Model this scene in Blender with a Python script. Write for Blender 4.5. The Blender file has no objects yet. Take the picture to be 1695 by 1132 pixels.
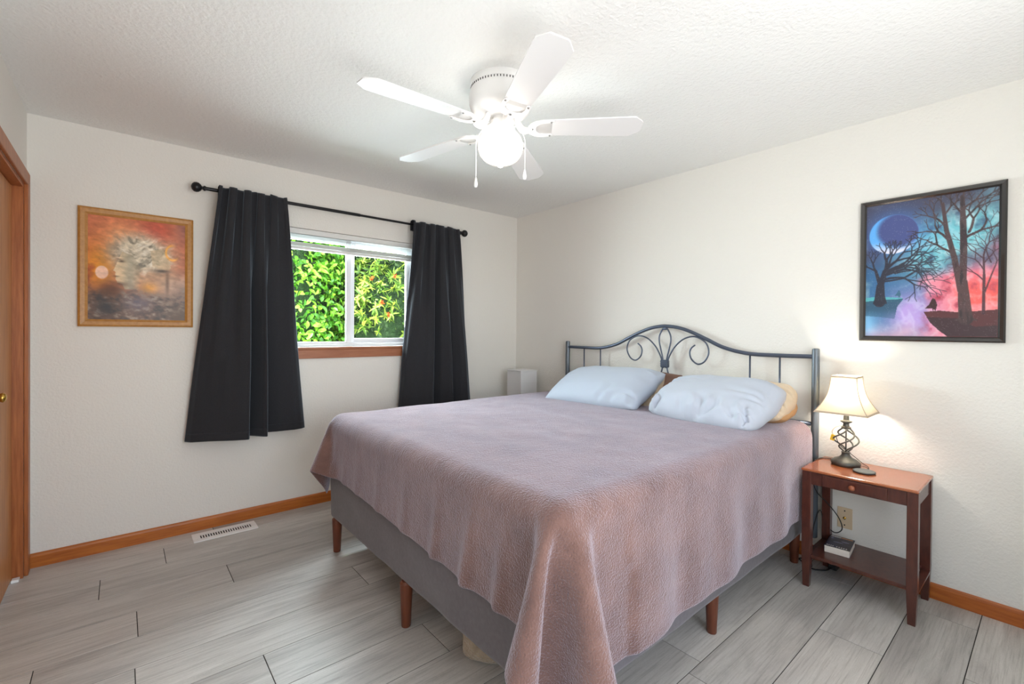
import bpy, bmesh, math, random
import numpy as np
from mathutils import Vector, Matrix, noise
sc = bpy.context.scene
col = sc.collection
R = math.radians
random.seed(7)
rng = np.random.default_rng(11)

def lin(r, g, b):
    f = lambda c: (c/255/12.92) if c/255 <= .04045 else ((c/255+.055)/1.055)**2.4
    return (f(r), f(g), f(b), 1.0)

# ------------------------------------------------------------------ room dimensions (metres)
XL, XR = -.389, 3.063          # left / right wall
YB, YF = 3.567, -.62           # window wall / wall behind the camera
H = 2.44

# ------------------------------------------------------------------ camera
cam_d = bpy.data.cameras.new('camera')
cam = bpy.data.objects.new('camera', cam_d); col.objects.link(cam)
cam_d.sensor_width = 36; cam_d.lens = 765.912/1695*36
cam_d.shift_y = -12.984/1695
cam_d.clip_start = .02
yaw, pitch, roll = .70057, -.00753, .00838
fw = Vector((math.sin(yaw)*math.cos(pitch), math.cos(yaw)*math.cos(pitch), math.sin(pitch)))
rt = Vector((math.cos(yaw), -math.sin(yaw), 0)); up = rt.cross(fw)
r2 = rt*math.cos(roll) + up*math.sin(roll); u2 = -rt*math.sin(roll) + up*math.cos(roll)
M = Matrix((r2, u2, -fw)).transposed().to_4x4(); M.translation = (0, 0, 1.30089)
cam.matrix_world = M
sc.camera = cam

# ------------------------------------------------------------------ colour management
sc.view_settings.view_transform = 'Standard'; sc.view_settings.look = 'None'
sc.view_settings.gamma = 1; sc.view_settings.use_curve_mapping = False
sc.view_settings.exposure = 0.40
sc.cycles.use_denoising = True
sc.cycles.max_bounces = 10; sc.cycles.diffuse_bounces = 6; sc.cycles.transparent_max_bounces = 16
sc.cycles.sample_clamp_indirect = 6; sc.cycles.caustics_reflective = False; sc.cycles.caustics_refractive = False

# ------------------------------------------------------------------ sky, sun, added fill light in the rear opening
w = bpy.data.worlds.new('sky'); sc.world = w; w.use_nodes = True
nt = w.node_tree; nt.nodes.clear()
sky = nt.nodes.new('ShaderNodeTexSky'); sky.sky_type = 'NISHITA'; sky.sun_disc = False
sky.sun_elevation = R(50); sky.sun_rotation = R(-60)
bg = nt.nodes.new('ShaderNodeBackground'); bg.inputs['Strength'].default_value = .40
wo = nt.nodes.new('ShaderNodeOutputWorld')
nt.links.new(sky.outputs[0], bg.inputs[0]); nt.links.new(bg.outputs[0], wo.inputs[0])

sd = bpy.data.lights.new('sun', 'SUN'); sd.energy = 20.0; sd.angle = R(.6); sd.color = (1, .96, .86)
so = bpy.data.objects.new('sun', sd); col.objects.link(so)
so.rotation_euler = Vector((.56, .14, -.80)).to_track_quat('-Z', 'Y').to_euler()

def area(name, loc, direction, sx, sy, power, color):
    d = bpy.data.lights.new(name, 'AREA'); d.shape = 'RECTANGLE'; d.size = sx; d.size_y = sy
    d.energy = power; d.color = color
    o = bpy.data.objects.new(name, d); col.objects.link(o); o.location = loc
    o.rotation_euler = Vector(direction).to_track_quat('-Z', 'Z').to_euler()
    return o
# soft fill added in an invented opening behind the camera; daylight by the window
area('fill_rear', (.85, YF-.10, 1.25), (0, 1, .85), 1.7, 1.9, 48, (.98, .99, 1))
area('daylight_window', (1.36, YB+.52, 1.86), (0, -1, -.38), 1.7, 1.2, 215, (.82, .91, 1.0))

# ------------------------------------------------------------------ materials
def mat(name, color, rough=.5, metal=0, var=None, vscale=8, vstretch=(1, 1, 1), bump=0, bscale=60, bstretch=(1, 1, 1),
        bdist=.002, sheen=0, sheen_tint=(1, 1, 1, 1), coat=0, attr=None, spec=.5, detail=4, emit=None, estr=0, subsurf=0):
    m = bpy.data.materials.new(name); m.use_nodes = True
    n = m.node_tree.nodes; l = m.node_tree.links
    b = n['Principled BSDF']
    b.inputs['Base Color'].default_value = color; b.inputs['Roughness'].default_value = rough
    b.inputs['Metallic'].default_value = metal; b.inputs['Specular IOR Level'].default_value = spec
    if sheen:
        b.inputs['Sheen Weight'].default_value = sheen; b.inputs['Sheen Tint'].default_value = sheen_tint
        b.inputs['Sheen Roughness'].default_value = .45
    if coat: b.inputs['Coat Weight'].default_value = coat; b.inputs['Coat Roughness'].default_value = .06
    if emit: b.inputs['Emission Color'].default_value = emit; b.inputs['Emission Strength'].default_value = estr
    if var or bump:
        tc = n.new('ShaderNodeTexCoord')
    if var:
        mp = n.new('ShaderNodeMapping'); mp.inputs['Scale'].default_value = vstretch
        l.new(tc.outputs['Object'], mp.inputs[0])
        nz = n.new('ShaderNodeTexNoise'); nz.inputs['Scale'].default_value = vscale; nz.inputs['Detail'].default_value = detail
        nz.inputs['Roughness'].default_value = .6
        l.new(mp.outputs[0], nz.inputs['Vector'])
        cr = n.new('ShaderNodeValToRGB'); cr.color_ramp.elements[0].position = .3; cr.color_ramp.elements[1].position = .7
        cr.color_ramp.elements[0].color = var; cr.color_ramp.elements[1].color = color
        l.new(nz.outputs['Fac'], cr.inputs[0]); l.new(cr.outputs[0], b.inputs['Base Color'])
    if attr:
        at = n.new('ShaderNodeAttribute'); at.attribute_name = attr
        l.new(at.outputs['Color'], b.inputs['Base Color'])
    if bump:
        mp2 = n.new('ShaderNodeMapping'); mp2.inputs['Scale'].default_value = bstretch
        l.new(tc.outputs['Object'], mp2.inputs[0])
        nb = n.new('ShaderNodeTexNoise'); nb.inputs['Scale'].default_value = bscale; nb.inputs['Detail'].default_value = 3
        l.new(mp2.outputs[0], nb.inputs['Vector'])
        bp = n.new('ShaderNodeBump'); bp.inputs['Strength'].default_value = bump; bp.inputs['Distance'].default_value = bdist
        l.new(nb.outputs['Fac'], bp.inputs['Height']); l.new(bp.outputs[0], b.inputs['Normal'])
    return m

WALL = mat('wall_paint', lin(228, 225, 219), .75, bump=.5, bscale=85, bdist=.005, spec=.25)
CEIL = mat('ceiling_paint', lin(236, 236, 234), .85, bump=.8, bscale=60, bdist=.006, spec=.2)
TRIM = mat('fir_trim', lin(190, 112, 42), .38, var=lin(160, 84, 26), vscale=6, vstretch=(1, 12, 12), spec=.5)
TRIMV = mat('fir_casing', lin(178, 108, 58), .4, var=lin(142, 76, 34), vscale=5, vstretch=(14, 14, 1))
SILL = mat('sill_wood', lin(172, 112, 78), .4, var=lin(150, 90, 60), vscale=6, vstretch=(1, 12, 12))
SLAB = mat('door_veneer', lin(196, 136, 84), .42, var=lin(172, 112, 62), vscale=4, vstretch=(9, 9, .8))
BRASS = mat('brass', lin(200, 160, 80), .25, 1)
VINYL = mat('white_vinyl', lin(236, 238, 242), .35)
WHITE = mat('white_enamel', lin(238, 237, 236), .35)
BLADE = mat('white_blade', lin(233, 232, 232), .45)
GREY = mat('steel_grey', lin(150, 150, 150), .35, .8)
BLIND = mat('blind_plastic', lin(222, 222, 220), .4)
BLACKMETAL = mat('black_metal', lin(24, 24, 27), .35, .3)
CURT = mat('blackout_cloth', lin(38, 38, 43), .9, var=lin(29, 29, 33), vscale=220, bump=.35, bscale=500, bdist=.0012,
           sheen=.3, sheen_tint=(.6, .75, .9, 1))
OAK = mat('oak_frame', lin(190, 138, 72), .4, var=lin(166, 112, 52), vscale=10, vstretch=(5, 5, 5), detail=6)
BLACKFRAME = mat('black_lacquer', lin(38, 34, 33), .22, coat=.6)
IRON = mat('slate_metal', lin(88, 96, 112), .3, .6)
IRONPOST = mat('slate_post', lin(104, 112, 120), .38, .45)
BASEFAB = mat('grey_bed_cloth', lin(104, 99, 104), .9, var=lin(94, 89, 93), vscale=60, bump=.3, bscale=260, bdist=.001, sheen=.25)
MATT = mat('mattress_cloth', lin(215, 212, 208), .9)
LEGWOOD = mat('walnut_leg', lin(112, 60, 38), .38, var=lin(92, 46, 28), vscale=8, vstretch=(9, 9, 1))
BLUE = mat('pale_blue_cotton', lin(180, 189, 204), .9, bump=.25, bscale=35, bdist=.004, sheen=.2)
BLUE2 = mat('pale_grey_blue_cotton', lin(186, 193, 206), .9, bump=.3, bscale=30, bdist=.004, sheen=.2)
BEIGE = mat('beige_cotton', lin(214, 194, 168), .9, bump=.3, bscale=30, bdist=.004)
CAMEL = mat('camel_cotton', lin(190, 148, 104), .9, bump=.3, bscale=30, bdist=.004)
BROWN = mat('brown_satin', lin(120, 88, 74), .5, bump=.3, bscale=30, bdist=.004)
MAHOG = mat('mahogany', lin(88, 44, 32), .3, var=lin(66, 30, 23), vscale=7, vstretch=(8, 8, 2), coat=.25)
MAHOGTOP = mat('mahogany_top', lin(168, 98, 60), .22, var=lin(150, 80, 46), vscale=7, vstretch=(9, 1.5, 9), coat=.5)
LAMPIRON = mat('antique_bronze', lin(92, 92, 88), .42, .5, var=lin(70, 72, 70), vscale=40)
PAD = mat('grey_plastic', lin(70, 74, 76), .5)
PADTOP = mat('grey_rubber', lin(92, 98, 100), .6)
CORD = mat('black_cord', lin(28, 26, 26), .5)
YELLOW = mat('yellow_tag', lin(225, 185, 40), .5)
ALMOND = mat('almond_plastic', lin(212, 190, 160), .4)
DARK = mat('dark_void', lin(18, 16, 15), .9)
PAPER = mat('book_paper', lin(222, 214, 204), .85, var=lin(205, 196, 186), vscale=12, vstretch=(1, 1, 60))
TOWER = mat('white_tower', lin(226, 225, 226), .5)
PLUSH = mat('tan_plush', lin(176, 158, 136), 1, var=lin(150, 132, 112), vscale=30, bump=1, bscale=110, bdist=.01, sheen=.4)
PRINT = mat('poster_print', (1, 1, 1, 1), .3, attr='paint', coat=.12)
PRINTG = mat('print_under_glass', (1, 1, 1, 1), .4, attr='paint', coat=.1, spec=.3)
GROUND = mat('garden_soil', lin(88, 78, 54), 1, var=lin(60, 66, 34), vscale=3)
BARK = mat('bark', lin(88, 70, 52), .9)
EXTW = mat('siding', lin(200, 196, 188), .8)

def fleece():
    m = mat('mauve_fleece', lin(129, 98, 89), 1, var=lin(101, 75, 68), vscale=7, detail=8, bump=1, bscale=175, bdist=.006,
            sheen=.85, sheen_tint=(.86, .84, 1, 1), spec=.1)
    n = m.node_tree.nodes; l = m.node_tree.links
    # pile brushed this way and that: a second, broader undulation under the fine nap
    b = n['Principled BSDF']; bp = [x for x in n if x.type == 'BUMP'][0]
    tc = [x for x in n if x.type == 'TEX_COORD'][0]
    mp = n.new('ShaderNodeMapping'); mp.inputs['Scale'].default_value = (1, 2.2, 1.4); mp.inputs['Rotation'].default_value = (0, 0, .5)
    l.new(tc.outputs['Object'], mp.inputs[0])
    nz = n.new('ShaderNodeTexNoise'); nz.inputs['Scale'].default_value = 9; nz.inputs['Detail'].default_value = 8
    nz.inputs['Roughness'].default_value = .7; nz.inputs['Distortion'].default_value = .8
    l.new(mp.outputs[0], nz.inputs['Vector'])
    b2 = n.new('ShaderNodeBump'); b2.inputs['Strength'].default_value = .28; b2.inputs['Distance'].default_value = .022
    l.new(nz.outputs['Fac'], b2.inputs['Height']); l.new(b2.outputs[0], bp.inputs['Normal'])
    return m
FLEECE = fleece()

def floor_mat():
    m = bpy.data.materials.new('grey_oak_plank'); m.use_nodes = True
    n = m.node_tree.nodes; l = m.node_tree.links; b = n['Principled BSDF']
    b.inputs['Roughness'].default_value = .42; b.inputs['Specular IOR Level'].default_value = .45
    at = n.new('ShaderNodeAttribute'); at.attribute_name = 'plank'
    tc = n.new('ShaderNodeTexCoord')
    off = n.new('ShaderNodeVectorMath'); off.operation = 'MULTIPLY_ADD'
    l.new(at.outputs['Color'], off.inputs[0]); off.inputs[1].default_value = (31, 17, 9); l.new(tc.outputs['Object'], off.inputs[2])
    def nz(scale, stretch, det, dist):
        mp = n.new('ShaderNodeMapping'); mp.inputs['Scale'].default_value = stretch; l.new(off.outputs[0], mp.inputs[0])
        t = n.new('ShaderNodeTexNoise'); t.inputs['Scale'].default_value = scale; t.inputs['Detail'].default_value = det
        t.inputs['Distortion'].default_value = dist; t.inputs['Roughness'].default_value = .62; l.new(mp.outputs[0], t.inputs['Vector']); return t
    def ramp(src, stops):
        r = n.new('ShaderNodeValToRGB'); e = r.color_ramp.elements
        e[0].position, e[0].color = stops[0]; e[1].position, e[1].color = stops[-1]
        for p_, c_ in stops[1:-1]:
            x = e.new(p_); x.color = c_
        l.new(src, r.inputs[0]); return r
    broad = nz(1.8, (.7, 5.0, 1), 5, .9); fine = nz(5.5, (.8, 24, 1), 7, .35); rings = nz(3.2, (1, 5, 1), 3, 2.6)
    r1 = ramp(broad.outputs['Fac'], [(.28, lin(172, 167, 163)), (.5, lin(199, 195, 190)), (.75, lin(217, 213, 208))])
    r2_ = ramp(fine.outputs['Fac'], [(.34, (.70, .69, .68, 1)), (.52, (1, 1, 1, 1))])
    mx = n.new('ShaderNodeMix'); mx.data_type = 'RGBA'; mx.blend_type = 'MULTIPLY'; mx.inputs['Factor'].default_value = .75
    l.new(r1.outputs[0], mx.inputs['A']); l.new(r2_.outputs[0], mx.inputs['B'])
    wv = n.new('ShaderNodeMath'); wv.operation = 'SINE'
    ml = n.new('ShaderNodeMath'); ml.operation = 'MULTIPLY'; ml.inputs[1].default_value = 90
    l.new(rings.outputs['Fac'], ml.inputs[0]); l.new(ml.outputs[0], wv.inputs[0])
    r3 = ramp(wv.outputs[0], [(.0, (.90, .90, .90, 1)), (.6, (1, 1, 1, 1))])
    mx2 = n.new('ShaderNodeMix'); mx2.data_type = 'RGBA'; mx2.blend_type = 'MULTIPLY'; mx2.inputs['Factor'].default_value = .6
    l.new(mx.outputs['Result'], mx2.inputs['A']); l.new(r3.outputs[0], mx2.inputs['B'])
    # each board a little lighter or darker
    mx3 = n.new('ShaderNodeMix'); mx3.data_type = 'RGBA'; mx3.blend_type = 'MULTIPLY'; mx3.inputs['Factor'].default_value = 1
    sep = n.new('ShaderNodeSeparateColor'); l.new(at.outputs['Color'], sep.inputs[0])
    mr = n.new('ShaderNodeMapRange'); mr.inputs['To Min'].default_value = .84; mr.inputs['To Max'].default_value = 1.04
    l.new(sep.outputs[0], mr.inputs[0]); l.new(mx2.outputs['Result'], mx3.inputs['A']); l.new(mr.outputs[0], mx3.inputs['B'])
    l.new(mx3.outputs['Result'], b.inputs['Base Color'])
    bp = n.new('ShaderNodeBump'); bp.inputs['Strength'].default_value = .12; bp.inputs['Distance'].default_value = .002
    l.new(fine.outputs['Fac'], bp.inputs['Height']); l.new(bp.outputs[0], b.inputs['Normal'])
    return m
FLOOR = floor_mat()
GROOVE = mat('plank_groove', lin(44, 41, 38), .9)

def glass_mat():
    m = bpy.data.materials.new('window_glass'); m.use_nodes = True
    n = m.node_tree.nodes; l = m.node_tree.links; n.remove(n['Principled BSDF'])
    t = n.new('ShaderNodeBsdfTransparent'); t.inputs[0].default_value = (.94, .97, .95, 1)
    g = n.new('ShaderNodeBsdfGlossy'); g.inputs['Roughness'].default_value = .02
    f = n.new('ShaderNodeFresnel'); f.inputs[0].default_value = 1.16
    mx = n.new('ShaderNodeMixShader')
    l.new(f.outputs[0], mx.inputs[0]); l.new(t.outputs[0], mx.inputs[1]); l.new(g.outputs[0], mx.inputs[2])
    l.new(mx.outputs[0], n['Material Output'].inputs[0])
    return m
GLASS = glass_mat()

def translucent(name, c1, c2, fac=.5, rough=.9, attr=None):
    m = bpy.data.materials.new(name); m.use_nodes = True
    n = m.node_tree.nodes; l = m.node_tree.links; b = n['Principled BSDF']
    b.inputs['Base Color'].default_value = c1; b.inputs['Roughness'].default_value = rough
    t = n.new('ShaderNodeBsdfTranslucent'); t.inputs[0].default_value = c2
    if attr:
        at = n.new('ShaderNodeAttribute'); at.attribute_name = attr
        l.new(at.outputs['Color'], b.inputs['Base Color']); l.new(at.outputs['Color'], t.inputs[0])
    mx = n.new('ShaderNodeMixShader'); mx.inputs[0].default_value = fac
    l.new(b.outputs[0], mx.inputs[1]); l.new(t.outputs[0], mx.inputs[2]); l.new(mx.outputs[0], n['Material Output'].inputs[0])
    return m
SHADE = translucent('lamp_shade_cloth', lin(222, 208, 184), lin(236, 214, 176), .12)
SLAT = translucent('blind_slats', lin(226, 226, 224), lin(230, 235, 225), .35, .5)
LEAF = translucent('leaf', lin(80, 130, 40), lin(120, 170, 40), .42, .38, attr='paint')
def emission(name, c, s):
    m = bpy.data.materials.new(name); m.use_nodes = True
    n = m.node_tree.nodes; l = m.node_tree.links; n.remove(n['Principled BSDF'])
    e = n.new('ShaderNodeEmission'); e.inputs[0].default_value = c; e.inputs[1].default_value = s
    l.new(e.outputs[0], n['Material Output'].inputs[0]); return m
GLOBE = emission('lit_globe', (1, .95, .86, 1), 10)
_n = GLOBE.node_tree.nodes; _l = GLOBE.node_tree.links
_lw = _n.new('ShaderNodeLayerWeight'); _lw.inputs['Blend'].default_value = .5
_mr = _n.new('ShaderNodeMapRange'); _mr.inputs['From Min'].default_value = .25; _mr.inputs['From Max'].default_value = .85
_mr.inputs['To Min'].default_value = 8.5; _mr.inputs['To Max'].default_value = .66
_l.new(_lw.outputs['Facing'], _mr.inputs[0]); _l.new(_mr.outputs[0], [x for x in _n if x.type == 'EMISSION'][0].inputs[1])
BULB = emission('lit_bulb', (1, .93, .82, 1), 125)

# ------------------------------------------------------------------ helpers
def wpos(o):
    p = Vector(o.location)
    while o.parent:
        o = o.parent; p += Vector(o.location)
    return p

def obj(name, bm, material, parent=None, smooth=False, angle=None):
    """links a bmesh authored in room coordinates as ONE mesh object"""
    if parent is not None:
        bmesh.ops.translate(bm, verts=bm.verts, vec=-wpos(parent))
    bmesh.ops.recalc_face_normals(bm, faces=bm.faces)
    me = bpy.data.meshes.new(name); bm.to_mesh(me); bm.free()
    for m in (material if isinstance(material, (list, tuple)) else [material]): me.materials.append(m)
    if smooth:
        me.shade_smooth()
        if angle: me.set_sharp_from_angle(angle=R(angle))
    o = bpy.data.objects.new(name, me); col.objects.link(o)
    if parent is not None: o.parent = parent
    return o

def thing(name, label, cat, loc, group=None):
    o = bpy.data.objects.new(name, None); col.objects.link(o); o.location = loc; o.empty_display_size = .1
    o['label'] = label; o['category'] = cat
    if group: o['group'] = group
    return o

def tag(o, label, cat, group=None):
    o['label'] = label; o['category'] = cat
    if group: o['group'] = group
    return o

def struct(name, bm, m, parent=None, smooth=False, angle=None):
    o = obj(name, bm, m, parent, smooth, angle)
    if parent is None: o['kind'] = 'structure'
    return o

def B(): return bmesh.new()

def box(bm, x0, x1, y0, y1, z0, z1, bev=0, seg=2, mi=0):
    r = bmesh.ops.create_cube(bm, size=1); vs = r['verts']
    for v in vs:
        v.co = ((x0+x1)/2+v.co.x*(x1-x0), (y0+y1)/2+v.co.y*(y1-y0), (z0+z1)/2+v.co.z*(z1-z0))
    fs = list({f for v in vs for f in v.link_faces})
    for f in fs: f.material_index = mi
    if bev:
        es = list({e for v in vs for e in v.link_edges})
        bmesh.ops.bevel(bm, geom=es, offset=bev, segments=seg, profile=.5, affect='EDGES')
    return bm

def lathe(bm, c, prof, seg=32, axis='Z', cap=True):
    rings = []
    for r, h in prof:
        ring = []
        for k in range(seg):
            a = 2*math.pi*k/seg; x, y = r*math.cos(a), r*math.sin(a)
            p = {'Z': (x, y, h), 'X': (h, x, y), 'Y': (x, h, y)}[axis]
            ring.append(bm.verts.new(Vector(c)+Vector(p)))
        rings.append(ring)
    for a, b in zip(rings, rings[1:]):
        for k in range(seg):
            bm.faces.new((a[k], a[(k+1) % seg], b[(k+1) % seg], b[k]))
    if cap:
        bm.faces.new(rings[0]); bm.faces.new(rings[-1])
    return bm

def smooth_path(pts, n=8, closed=False):
    P = [Vector(p) for p in pts]; out = []
    N = len(P)
    rngi = range(N if closed else N-1)
    for i in rngi:
        p0 = P[(i-1) % N] if (closed or i > 0) else P[0]*2-P[1]
        p1 = P[i]; p2 = P[(i+1) % N]
        p3 = P[(i+2) % N] if (closed or i+2 < N) else P[-1]*2-P[-2]
        for k in range(n):
            t = k/n
            out.append(.5*((2*p1)+(-p0+p2)*t+(2*p0-5*p1+4*p2-p3)*t*t+(-p0+3*p1-3*p2+p3)*t**3))
    if not closed: out.append(P[-1])
    return out

def tube(bm, pts, r, seg=10, cap=True, sx=1.0):
    P = [Vector(p) for p in pts]; rings = []; n = None
    for i, p in enumerate(P):
        t = (P[min(i+1, len(P)-1)]-P[max(i-1, 0)]).normalized()
        if n is None:
            n = t.orthogonal().normalized()
        n = (n-t*n.dot(t)).normalized(); b = t.cross(n)
        rr = r(i/(len(P)-1)) if callable(r) else r
        rings.append([bm.verts.new(p+(n*math.cos(2*math.pi*k/seg)*sx+b*math.sin(2*math.pi*k/seg))*rr) for k in range(seg)])
    for a, b in zip(rings, rings[1:]):
        for k in range(seg): bm.faces.new((a[k], a[(k+1) % seg], b[(k+1) % seg], b[k]))
    if cap: bm.faces.new(rings[0]); bm.faces.new(rings[-1])
    return bm

def grid(bm, f, nu, nv, flip=False):
    V = [[bm.verts.new(f(i/nu, j/nv)) for j in range(nv+1)] for i in range(nu+1)]
    for i in range(nu):
        for j in range(nv):
            q = (V[i][j], V[i+1][j], V[i+1][j+1], V[i][j+1])
            bm.faces.new(q)
    return V

def poly_prism(bm, pts, off):
    """closed polygon extruded by vector off"""
    a = [bm.verts.new(p) for p in pts]; b = [bm.verts.new(Vector(p)+Vector(off)) for p in pts]
    bm.faces.new(a); bm.faces.new(b[::-1])
    for k in range(len(a)): bm.faces.new((a[k], a[(k+1) % len(a)], b[(k+1) % len(a)], b[k]))
    return bm

def interp(tab, s):
    xs = [t[0] for t in tab]
    out = []
    for k in range(1, len(tab[0])):
        out.append(float(np.interp(s, xs, [t[k] for t in tab])))
    return out

# ================================================================== SETTING
# floor: laid boards 0.227 m wide, running along the window wall
rows = {12: [.442], 13: [-.083], 14: [.19], 11: [.054], 10: [.966], 9: [.04], 8: [.433], 7: [1.018], 3: [1.657], 2: [2.352]}
bm = B(); box(bm, XL-.06, XR+.06, YF-.06, YB+.06, -.05, -.0015, mi=1)
lay = bm.verts.layers.float_color.new('plank')
for k in range(-4, 17):
    y0, y1 = .2205+.227*(k-1), .2205+.227*k
    if y1 < YF or y0 > YB: continue
    y0, y1 = max(y0, YF-.05), min(y1, YB+.05)
    b0 = rows.get(k, [None])[0]
    if b0 is None: b0 = (k*.437) % 1.22
    xs = [XL-.05]+sorted(x for x in (b0+1.22*q for q in range(-4, 5)) if XL < x < XR)+[XR+.05]
    for a, c in zip(xs, xs[1:]):
        g = .0019; rv = (random.random(), random.random(), random.random(), 1)
        pts = [(a+g, y0+g), (c-g, y0+g), (c-g, y1-g), (a+g, y1-g)]
        top = [bm.verts.new((x, y, 0)) for x, y in pts]
        lo = [bm.verts.new((x+dx*.2, y+dy*.2, -.0014)) for (x, y), (dx, dy) in zip(pts, ((-g, -g), (g, -g), (g, g), (-g, g)))]
        for v in top+lo: v[lay] = rv
        bm.faces.new(top)
        for q in range(4): bm.faces.new((top[q], lo[q], lo[(q+1) % 4], top[(q+1) % 4]))
struct('floor', bm, [FLOOR, GROOVE])

struct('ceiling', box(B(), XL-.9, XR+.15, YF-1.3, YB+.15, H, H+.12), CEIL)  # slab runs past the walls as an added overhang blocking sun at rear
struct('wall_right', box(B(), XR, XR+.14, YF-.14, YB+.14, -.05, H), WALL)

# window wall with its opening
WX0, WX1, WZ0, WZ1 = .76, 1.965, 1.168, 2.035
bm = B()
box(bm, XL-.14, WX0, YB, YB+.14, -.05, H); box(bm, WX1, XR, YB, YB+.14, -.05, H)
box(bm, WX0, WX1, YB, YB+.14, -.05, WZ0); box(bm, WX0, WX1, YB, YB+.14, WZ1, H)
struct('wall_back', bm, WALL)

# left wall with the closet opening
DY0, DY1, DZ = 1.55, 3.463, 2.037
bm = B()
box(bm, XL-.14, XL, DY1, YB, -.05, H); box(bm, XL-.14, XL, YF, DY0, -.05, H); box(bm, XL-.14, XL, DY0, DY1, DZ, H)
struct('wall_left', bm, WALL)

# wall behind the camera, with a wide opening added to admit the fill
bm = B()
box(bm, XL-.14, -.05, YF-.14, YF, -.05, H); box(bm, 1.75, XR, YF-.14, YF, -.05, H)
box(bm, -.05, 1.75, YF-.14, YF, 2.25, H); box(bm, -.05, 1.75, YF-.14, YF, -.05, .25)
struct('wall_front', bm, WALL)

# baseboards: 76 mm tall, eased top edge
def bb_profile(): return [(0, 0), (.012, 0), (.012, .060), (.010, .070), (.005, .076), (0, .076)]
bm = B(); poly_prism(bm, [(XL, YB-d, h) for d, h in bb_profile()], (XR-XL, 0, 0)); struct('baseboard_back', bm, TRIM)
TRIMR = mat('fir_trim_side', lin(186, 106, 44), .38, var=lin(156, 80, 28), vscale=6, vstretch=(12, 1, 12))
bm = B(); poly_prism(bm, [(XR-d, YF, h) for d, h in bb_profile()], (0, YB-YF-.012, 0)); struct('baseboard_right', bm, TRIMR)

# closet door: casing, jamb, sliding slab
bm = B()
t0, t1 = XL, XL+.017
box(bm, t0, t1, DY1, DY1+.068, 0, DZ+.068, .004); box(bm, t0, t1, DY0-.068, DY0, 0, DZ+.068, .004)
box(bm, t0, t1, DY0, DY1, DZ, DZ+.068, .004)
struct('trim_1', bm, TRIMV)
door = thing('door_1', 'orange wood sliding closet door at the left edge', 'door', (XL-.06, 2.5, 0)); door['kind'] = 'structure'
bm = B(); box(bm, XL-.12, XL, DY1-.018, DY1, 0, DZ); box(bm, XL-.12, XL, DY0, DY0+.018, 0, DZ); box(bm, XL-.12, XL, DY0+.018, DY1-.018, DZ-.018, DZ)
obj('jamb', bm, TRIMV, door)
bm = B(); box(bm, XL-.075, XL-.040, 2.42, DY1-.020, .012, DZ-.022, .002); obj('panel', bm, SLAB, door)
bm = B(); box(bm, XL-.116, XL-.081, DY0+.02, 2.52, .012, DZ-.022, .002); obj('panel', bm, SLAB, door)
bm = B(); lathe(bm, (XL-.040, 3.02, .985), [(.010, 0), (.008, .010), (.018, .016), (.022, .026), (.018, .034), (.006, .038)], 20, 'X'); obj('knob', bm, BRASS, door, True)
bm = B(); box(bm, XL-.038, XL-.010, 3.405, 3.44, 0, .014, .002); obj('floor_guide', bm, VINYL, door)

# window
win = thing('window_1', 'white vinyl sliding window on the back wall', 'window', (1.36, YB+.09, WZ0)); win['kind'] = 'structure'
fy0, fy1 = YB+.062, YB+.135
bm = B(); fwid = .034
box(bm, WX0, WX0+fwid, fy0, fy1, WZ0, WZ1, .003); box(bm, WX1-fwid, WX1, fy0, fy1, WZ0, WZ1, .003)
box(bm, WX0+fwid, WX1-fwid, fy0, fy1, WZ0, WZ0+fwid*.75, .003); box(bm, WX0+fwid, WX1-fwid, fy0, fy1, WZ1-fwid, WZ1, .003)
obj('window_frame', bm, VINYL, win)
def sash(name, x0, x1, y0, y1, z0, z1, wl, wr, wb, wt):
    bm = B()
    box(bm, x0, x0+wl, y0, y1, z0, z1, .003); box(bm, x1-wr, x1, y0, y1, z0, z1, .003)
    box(bm, x0+wl, x1-wr, y0, y1, z0, z0+wb, .003); box(bm, x0+wl, x1-wr, y0, y1, z1-wt, z1, .003)
    s = obj(name, bm, VINYL, win)
    ym = (y0+y1)/2
    bm = B(); box(bm, x0+wl-.004, x1-wr+.004, ym-.002, ym+.002, z0+wb-.004, z1-wt+.004); obj('pane', bm, GLASS, s)
    return s
zb, zt = WZ0+fwid*.75, WZ1-fwid
s1 = sash('sash', WX0+fwid, 1.392, YB+.068, YB+.092, zb, zt, .04, .040, .010, .04)
s2 = sash('sash', 1.378, WX1-fwid, YB+.100, YB+.128, zb, zt, .052, .045, .036, .045)
bm = B(); box(bm, 1.366, 1.378, YB+.058, YB+.069, 1.60, 1.66, .003); box(bm, 1.362, 1.382, YB+.062, YB+.069, 1.585, 1.675, .002); obj('latch', bm, VINYL, s1)
# wooden sill and apron
bm = B(); box(bm, WX0-.04, WX1+.04, YB-.022, YB+.062, WZ0-.020, WZ0-.001, .004); box(bm, WX0-.02, WX1+.02, YB-.016, YB, WZ0-.085, WZ0-.020, .003)
struct('trim_2', bm, SILL)

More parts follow.
